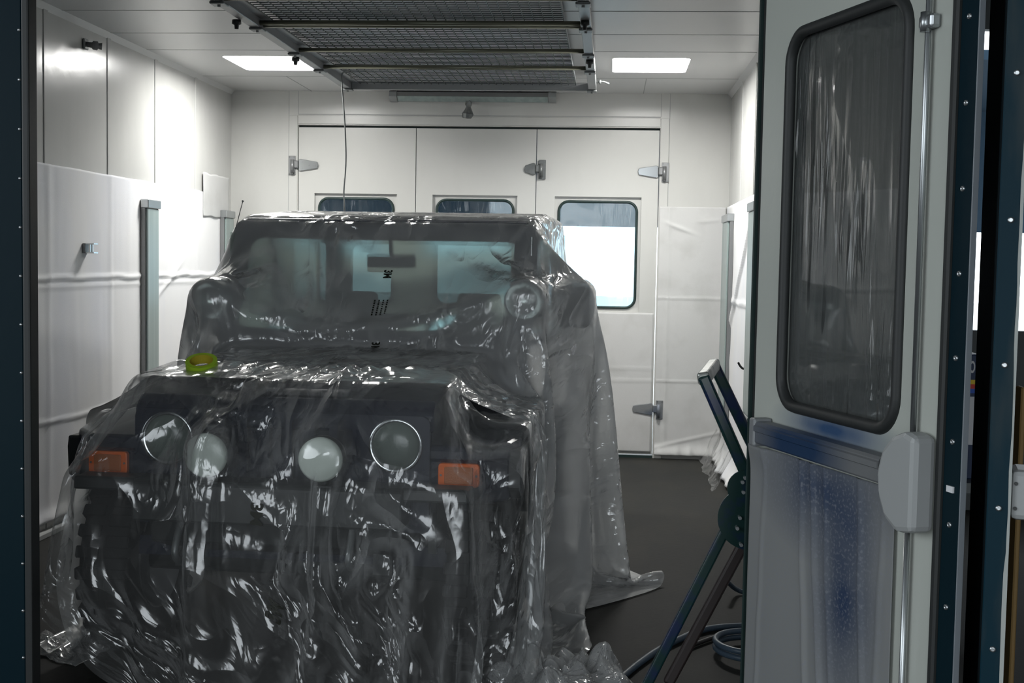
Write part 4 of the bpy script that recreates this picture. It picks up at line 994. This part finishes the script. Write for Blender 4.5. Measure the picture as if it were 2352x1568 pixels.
def make_sheet_b():
    h = .022; u = np.arange(-.92, 1.80, h); v = np.arange(-1.58, .31, h); Vv, U = np.meshgrid(v, u, indexing='ij')
    R = np.stack([U, Vv, 0 * U], 2); rng = np.random.default_rng(5)
    cut = np.clip(-.66 - Vv, 0, 1) * 1.05; fu = (U - U.min()) / (U.max() - U.min()); U = U + cut * (1 - fu); R[..., 0] = U
    P = over_car(np.where(U < .95, U * .82, .779 + (U - .95) * .97), Vv * .93, .76, .80, -.46, 1.82, .0)
    P[..., 2] += .05 * np.abs(lowfreq(*U.shape, 7, rng)); P[..., 1] -= .06 * np.abs(lowfreq(*U.shape, 8, rng)) + .02 * lowfreq(*U.shape, 4, rng); P[..., 0] += .04 * lowfreq(*U.shape, 8, rng)
    P[..., 2] = np.maximum(P[..., 2], .02)
    I = np.arange(U.size).reshape(U.shape); pi = I[-1]; pp = P[-1].copy(); pp[:, 2] = 1.085 + .02 * np.abs(np.sin(np.arange(len(pp)) * .7)); pp[:, 0] *= .97
    dr = np.clip((np.abs(pp[:, 0]) - .5) / .1, 0, 1); pp[:, 2] -= .16 * dr
    return relax(P, R, .030, 200, .03, .09, 3, it=9, g=3.0, fr=.9, pin=(pi, pp))

def film_sheet(name, label, P, step, m, printed=(), sub=1):
    n, k = P.shape[:2]
    me = bpy.data.meshes.new(name)
    idx = np.arange(n * k).reshape(n, k)
    faces = np.stack([idx[:-1, :-1], idx[:-1, 1:], idx[1:, 1:], idx[1:, :-1]], -1).reshape(-1, 4)
    me.from_pydata([tuple(v) for v in P.reshape(-1, 3).tolist()], [], faces.tolist())
    uv = me.uv_layers.new(name='sheet'); li = np.empty(len(me.loops), np.int32); me.loops.foreach_get('vertex_index', li)
    co = np.stack([(li % k) * step, (li // k) * step], -1).astype(np.float32); uv.data.foreach_set('uv', co.ravel())
    me.polygons.foreach_set('use_smooth', np.ones(len(me.polygons), bool)); me.materials.append(m)
    o = bpy.data.objects.new(name, me); COL.objects.link(o); o.location = CAR_O; o.rotation_euler = (0, 0, CAR_R)
    tag(o, label, 'masking film', 'masking films draped over the car')
    if sub:
        s = o.modifiers.new('smooth', 'SUBSURF'); s.levels = sub; s.render_levels = sub
    def samp(u, v):           # metres along columns / rows
        a = min(max(v / step, 0), n - 1.001); b = min(max(u / step, 0), k - 1.001); i, j = int(a), int(b); fa, fb = a - i, b - j
        p = P[i, j] * (1 - fa) * (1 - fb) + P[i + 1, j] * fa * (1 - fb) + P[i, j + 1] * (1 - fa) * fb + P[i + 1, j + 1] * fa * fb
        nn = np.cross(P[i, j + 1] - P[i, j], P[i + 1, j] - P[i, j]); nn = nn / max(1e-9, np.linalg.norm(nn)); return p + nn * .004
    for (u0, v0, rot, size, txt) in printed:
        if txt == '#':        # rows of fine print too small to read: short broken dashes
            vs = []; fs = []; rnd = random.Random(int(u0 * 1000 + v0 * 77)); 
            for r in range(4):
                x = -size * 1.2
                while x < size * 1.2:
                    w = rnd.uniform(.005, .012); hh = .0065; y0 = r * .017 - .03
                    b = len(vs); vs += [(x, y0), (x + w, y0), (x + w, y0 + hh), (x, y0 + hh)]; fs.append((b, b + 1, b + 2, b + 3)); x += w + rnd.uniform(.003, .007)
        else:
            tm = text_mesh(txt, size, size * .035); 
            b_ = bmesh.new(); b_.from_mesh(tm); bmesh.ops.triangulate(b_, faces=b_.faces[:])
            bmesh.ops.subdivide_edges(b_, edges=b_.edges[:], cuts=2, use_grid_fill=True); b_.verts.index_update()
            vs = [(v.co.x, v.co.y) for v in b_.verts]; fs = [tuple(v.index for v in f.verts) for f in b_.faces]; b_.free(); bpy.data.meshes.remove(tm)
        c, s_ = math.cos(rot), math.sin(rot)
        V = [tuple(samp(u0 + c * x - s_ * y, v0 + s_ * x + c * y)) for x, y in vs]
        m2 = bpy.data.meshes.new('printed_mark'); m2.from_pydata(V, [], fs); m2.materials.append(ink)
        q = bpy.data.objects.new('printed_mark', m2); COL.objects.link(q); q.parent = o
    return o
SHEET_A = make_sheet_a(); SHEET_B = make_sheet_b()
_m = SHEET_A.shape[1] * .032 / 2
film_sheet('masking_film', 'large clear masking film draped from the car roof over windscreen and sides to the floor', SHEET_A, .032, film_a,
           [(_m + .03, 1.06, -PI / 2, .045, '3M'), (_m + .03, 1.30, -PI / 2, .04, '#'), (_m + .03, 1.52, -PI / 2, .045, '3M'), (_m + .03, .90, -PI / 2, .04, '#'), (_m - .02, .62, -PI / 2, .04, '#'), (_m - .02, .48, -PI / 2, .045, '3M'), (_m - .03, .34, -PI / 2, .04, '#'), (_m + .1, 2.2, -PI / 2, .05, '#')])
film_sheet('masking_film', 'smaller crumpled clear film over the hood, grille and front bumper', SHEET_B, .022, film_b,
           [(.92, 1.12, -PI / 2, .055, '3M'), (.96, .84, .9, .06, '3M'), (1.30, .42, -1.0, .06, '#'), (1.55, .30, -1.0, .075, '3M'), (1.4, .15, -1.0, .06, '#')])
def ground_hit(P, x, y):   # height of the sheet above a point on the car
    q = P.reshape(-1, 3); d = (q[:, 0] - x) ** 2 + (q[:, 1] - y) ** 2; return float(q[d < .004][:, 2].max())
_c, _s = math.cos(CAR_R), math.sin(CAR_R)
TX, TY = -.385, .25
TAPE_LOC = (CAR_O.x + _c * TX - _s * TY, CAR_O.y + _s * TX + _c * TY, ground_hit(SHEET_A, TX, TY) + .012)

# the sheet end gathered in a heap on the floor at the front right of the car
def f_heap(u, v):
    a = 2 * PI * u; r = v; x = .30 * r * math.cos(a) * (1 + .25 * math.cos(2 * a + 1)); y = .26 * r * math.sin(a) * (1 + .2 * math.sin(3 * a))
    f = abs(nz(x * 5 + 3, y * 4, .4)) + .35 * abs(nz(x * 11, y * 9, 2.4)) + .07 * abs(nz(x * 40, y * 40, 5.4)); e = (1 - r ** 3)
    return (x + .04 * nz(y * 14, x * 12, 3), y + .04 * nz(x * 14, y * 12, 8), .008 + e * (.03 + .20 * f))
o = sheet_obj('film_heap', f_heap, 120, 46, film_c, uvs=1.6); o.location = (-.13, 4.40, 0); o.scale = (.75, .9, 1)
tag(o, 'heap of gathered clear film on the floor at the front right of the car', 'plastic film')
o = sheet_obj('film_heap', lambda u, v: f_heap(u + .31, v), 90, 30, film_c, uvs=1.6); o.location = (-2.03, 4.56, 0); o.scale = (.42, .7, .42); o.rotation_euler = (0, 0, .5)
tag(o, 'small gathered bunch of clear film on the floor by the left front wheel', 'plastic film')

# roll of tape on the film over the hood
t = thing('tape_roll', 'roll of lime green masking tape on the film at the left of the hood', 'tape roll', TAPE_LOC, 0.5)
bm = new_bm(); add_lathe(bm, [(.043, 0), (.0585, 0), (.0585, .036), (.043, .036), (.043, 0)], (0, 0, 0), (0, 0, 1), n=40, smooth=False); o = obj('tape', bm, tape_green, t)
bm = new_bm(); add_lathe(bm, [(.0415, -.0005), (.0432, -.0005), (.0432, .0365), (.0415, .0365), (.0415, -.0005)], (0, 0, 0), (0, 0, 1), n=40, smooth=False); obj('core', bm, tape_core, t)
t.rotation_euler = (math.radians(24), math.radians(-8), .4)

# ------------------------------------------------------------------ green folding stand at the right, hoses
t = thing('panel_stand', 'dark green folding steel work stand behind the open door leaf', 'work stand', (.42, 4.25, 0))
def tt(name, pts, r, m, k=6, n=12):
    bm = new_bm(); add_tube(bm, smooth_path(pts, k) if k else pts, r, n); return obj(name, bm, m, t)
def W(px, py, y):
    cc = Vector(((px - CX) / FPX, -(py - CY) / FPX, -1.0)); r = ROT @ cc; p = EYE + r * (y / r.y); return p - Vector((.42, 4.25, 0))
a0, a1 = W(1758, 1190, 4.15), W(1617, 868, 4.15); b0, b1 = W(1775, 1120, 4.55), W(1640, 838, 4.55)
def square_tube(name, p, q, w, m, d=None):
    bm = new_bm(); p = Vector(p); q = Vector(q); ax = (q - p).normalized(); s = Vector((0, 1, 0)); s = (s - ax * s.dot(ax)).normalized(); u = ax.cross(s); d = d or w
    V = [[bm.verts.new(e + s * (i * d / 2) + u * (j * w / 2)) for i, j in ((-1, -1), (1, -1), (1, 1), (-1, 1))] for e in (p, q)]
    fs = [bm.faces.new(V[0][::-1]), bm.faces.new(V[1])] + [bm.faces.new((V[0][i], V[0][(i + 1) % 4], V[1][(i + 1) % 4], V[1][i])) for i in range(4)]
    bmesh.ops.bevel(bm, geom=list({e for f in fs for e in f.edges}), offset=w * .22, segments=3, profile=.5, affect='EDGES')
    for f in bm.faces: f.smooth = False
    return obj(name, bm, m, t)
square_tube('handle_tube', a0, a1 + (a1 - a0).normalized() * .01, .040, green_paint)
square_tube('handle_tube', b0, b1 + (b1 - b0).normalized() * .01, .040, green_paint)
square_tube('grip', a1 + (b1 - a1) * -.04, b1 + (b1 - a1) * .04, .042, worn_steel)
for y in (4.13, 4.52):
    bm = new_bm(); c1 = W(1722, 1190, y); add_lathe(bm, [(0, -.004), (.105, -.004), (.105, .004), (0, .004)], c1, (0, 1, 0), n=36, smooth=False)
    c2 = W(1712, 1120, y); add_lathe(bm, [(0, -.010), (.060, -.010), (.060, -.002), (0, -.002)], c2, (0, 1, 0), n=30, smooth=False); obj('hinge_plate', bm, green_paint, t)
    for px, py in ((1700, 1190), (1694, 1214), (1703, 1252), (1706, 1108), (1708, 1131), (1712, 1098)):
        c = W(px, py, y - .02); bm = new_bm(); add_cyl(bm, c, c + Vector((0, .03, 0)), .006, n=8); obj('bolt', bm, alu, t)
l0 = W(1720, 1110, 4.16); l1 = W(1478, 1590, 4.16); l1 = l0 + (l1 - l0) * (-(l0.z) / (l1.z - l0.z)) if abs(l1.z - l0.z) > 0 else l1
square_tube('leg', l0, Vector((l1.x, l1.y, .005)), .034, green_paint, .034)
r0 = W(1712, 1240, 4.44); r1 = W(1530, 1580, 4.44); r1 = r0 + (r1 - r0) * (-(r0.z) / (r1.z - r0.z))
square_tube('leg', r0, Vector((r1.x, r1.y, .005)), .040, brown_paint, .034)
# bracing on the hidden side so the stand really stands
e0 = Vector((W(1735, 1150, 4.16).x, -.09, W(1735, 1150, 4.16).z)); square_tube('leg', e0, Vector((.32, -.09, .005)), .034, green_paint)
e0 = Vector((W(1735, 1150, 4.44).x, .19, W(1735, 1150, 4.44).z)); square_tube('leg', e0, Vector((.32, .19, .005)), .034, green_paint)
square_tube('brace', (l1.x * .6 + .1, -.09, .25), (l1.x * .6 + .1, .19, .25), .022, brown_paint)
def fz(px, py, z=.014):
    cc = Vector(((px - CX) / FPX, -(py - CY) / FPX, -1.0)); r = ROT @ cc; return EYE + r * ((z - EYE.z) / r.z)
def hose(label, pts, r, m):
    bm = new_bm(); add_tube(bm, smooth_path(pts, 10), r, 10); return tag(obj('air_hose', bm, m), label, 'hose', 'hoses on the booth floor')
q = [fz(1395, 1590), fz(1440, 1545), fz(1500, 1500), fz(1560, 1468), fz(1620, 1445), fz(1700, 1437), fz(1760, 1440), fz(1800, 1460), fz(1840, 1500)]
hose('long blue grey hose curving over the floor under the stand legs', q, .013, hose_blue)
q = [fz(1560, 1470, .04), fz(1610, 1456, .03), fz(1660, 1450, .014), fz(1705, 1450), fz(1760, 1458), fz(1800, 1480)]
q = [p + Vector((.01, -.03, 0)) for p in q]
hose('short dark hose lying against the long hose, right of the stand legs', [Vector((p.x, p.y, .012)) for p in q], .009, hose_black)
cl = fz(1745, 1500); q = [cl + Vector((.17 * math.cos(a), .17 * math.sin(a), .006 + .004 * a)) for a in [0.4 + i * .45 for i in range(24)]]
hose('coiled blue grey hose half hidden behind the open door near the floor', q, .012, hose_blue)
q = [fz(1668, 1332, .10), fz(1690, 1352, .03), fz(1720, 1362), fz(1790, 1372), fz(1840, 1360)]
hose('blue grey hose end on the floor below the stand hinge, beside the door edge', q, .011, hose_blue)
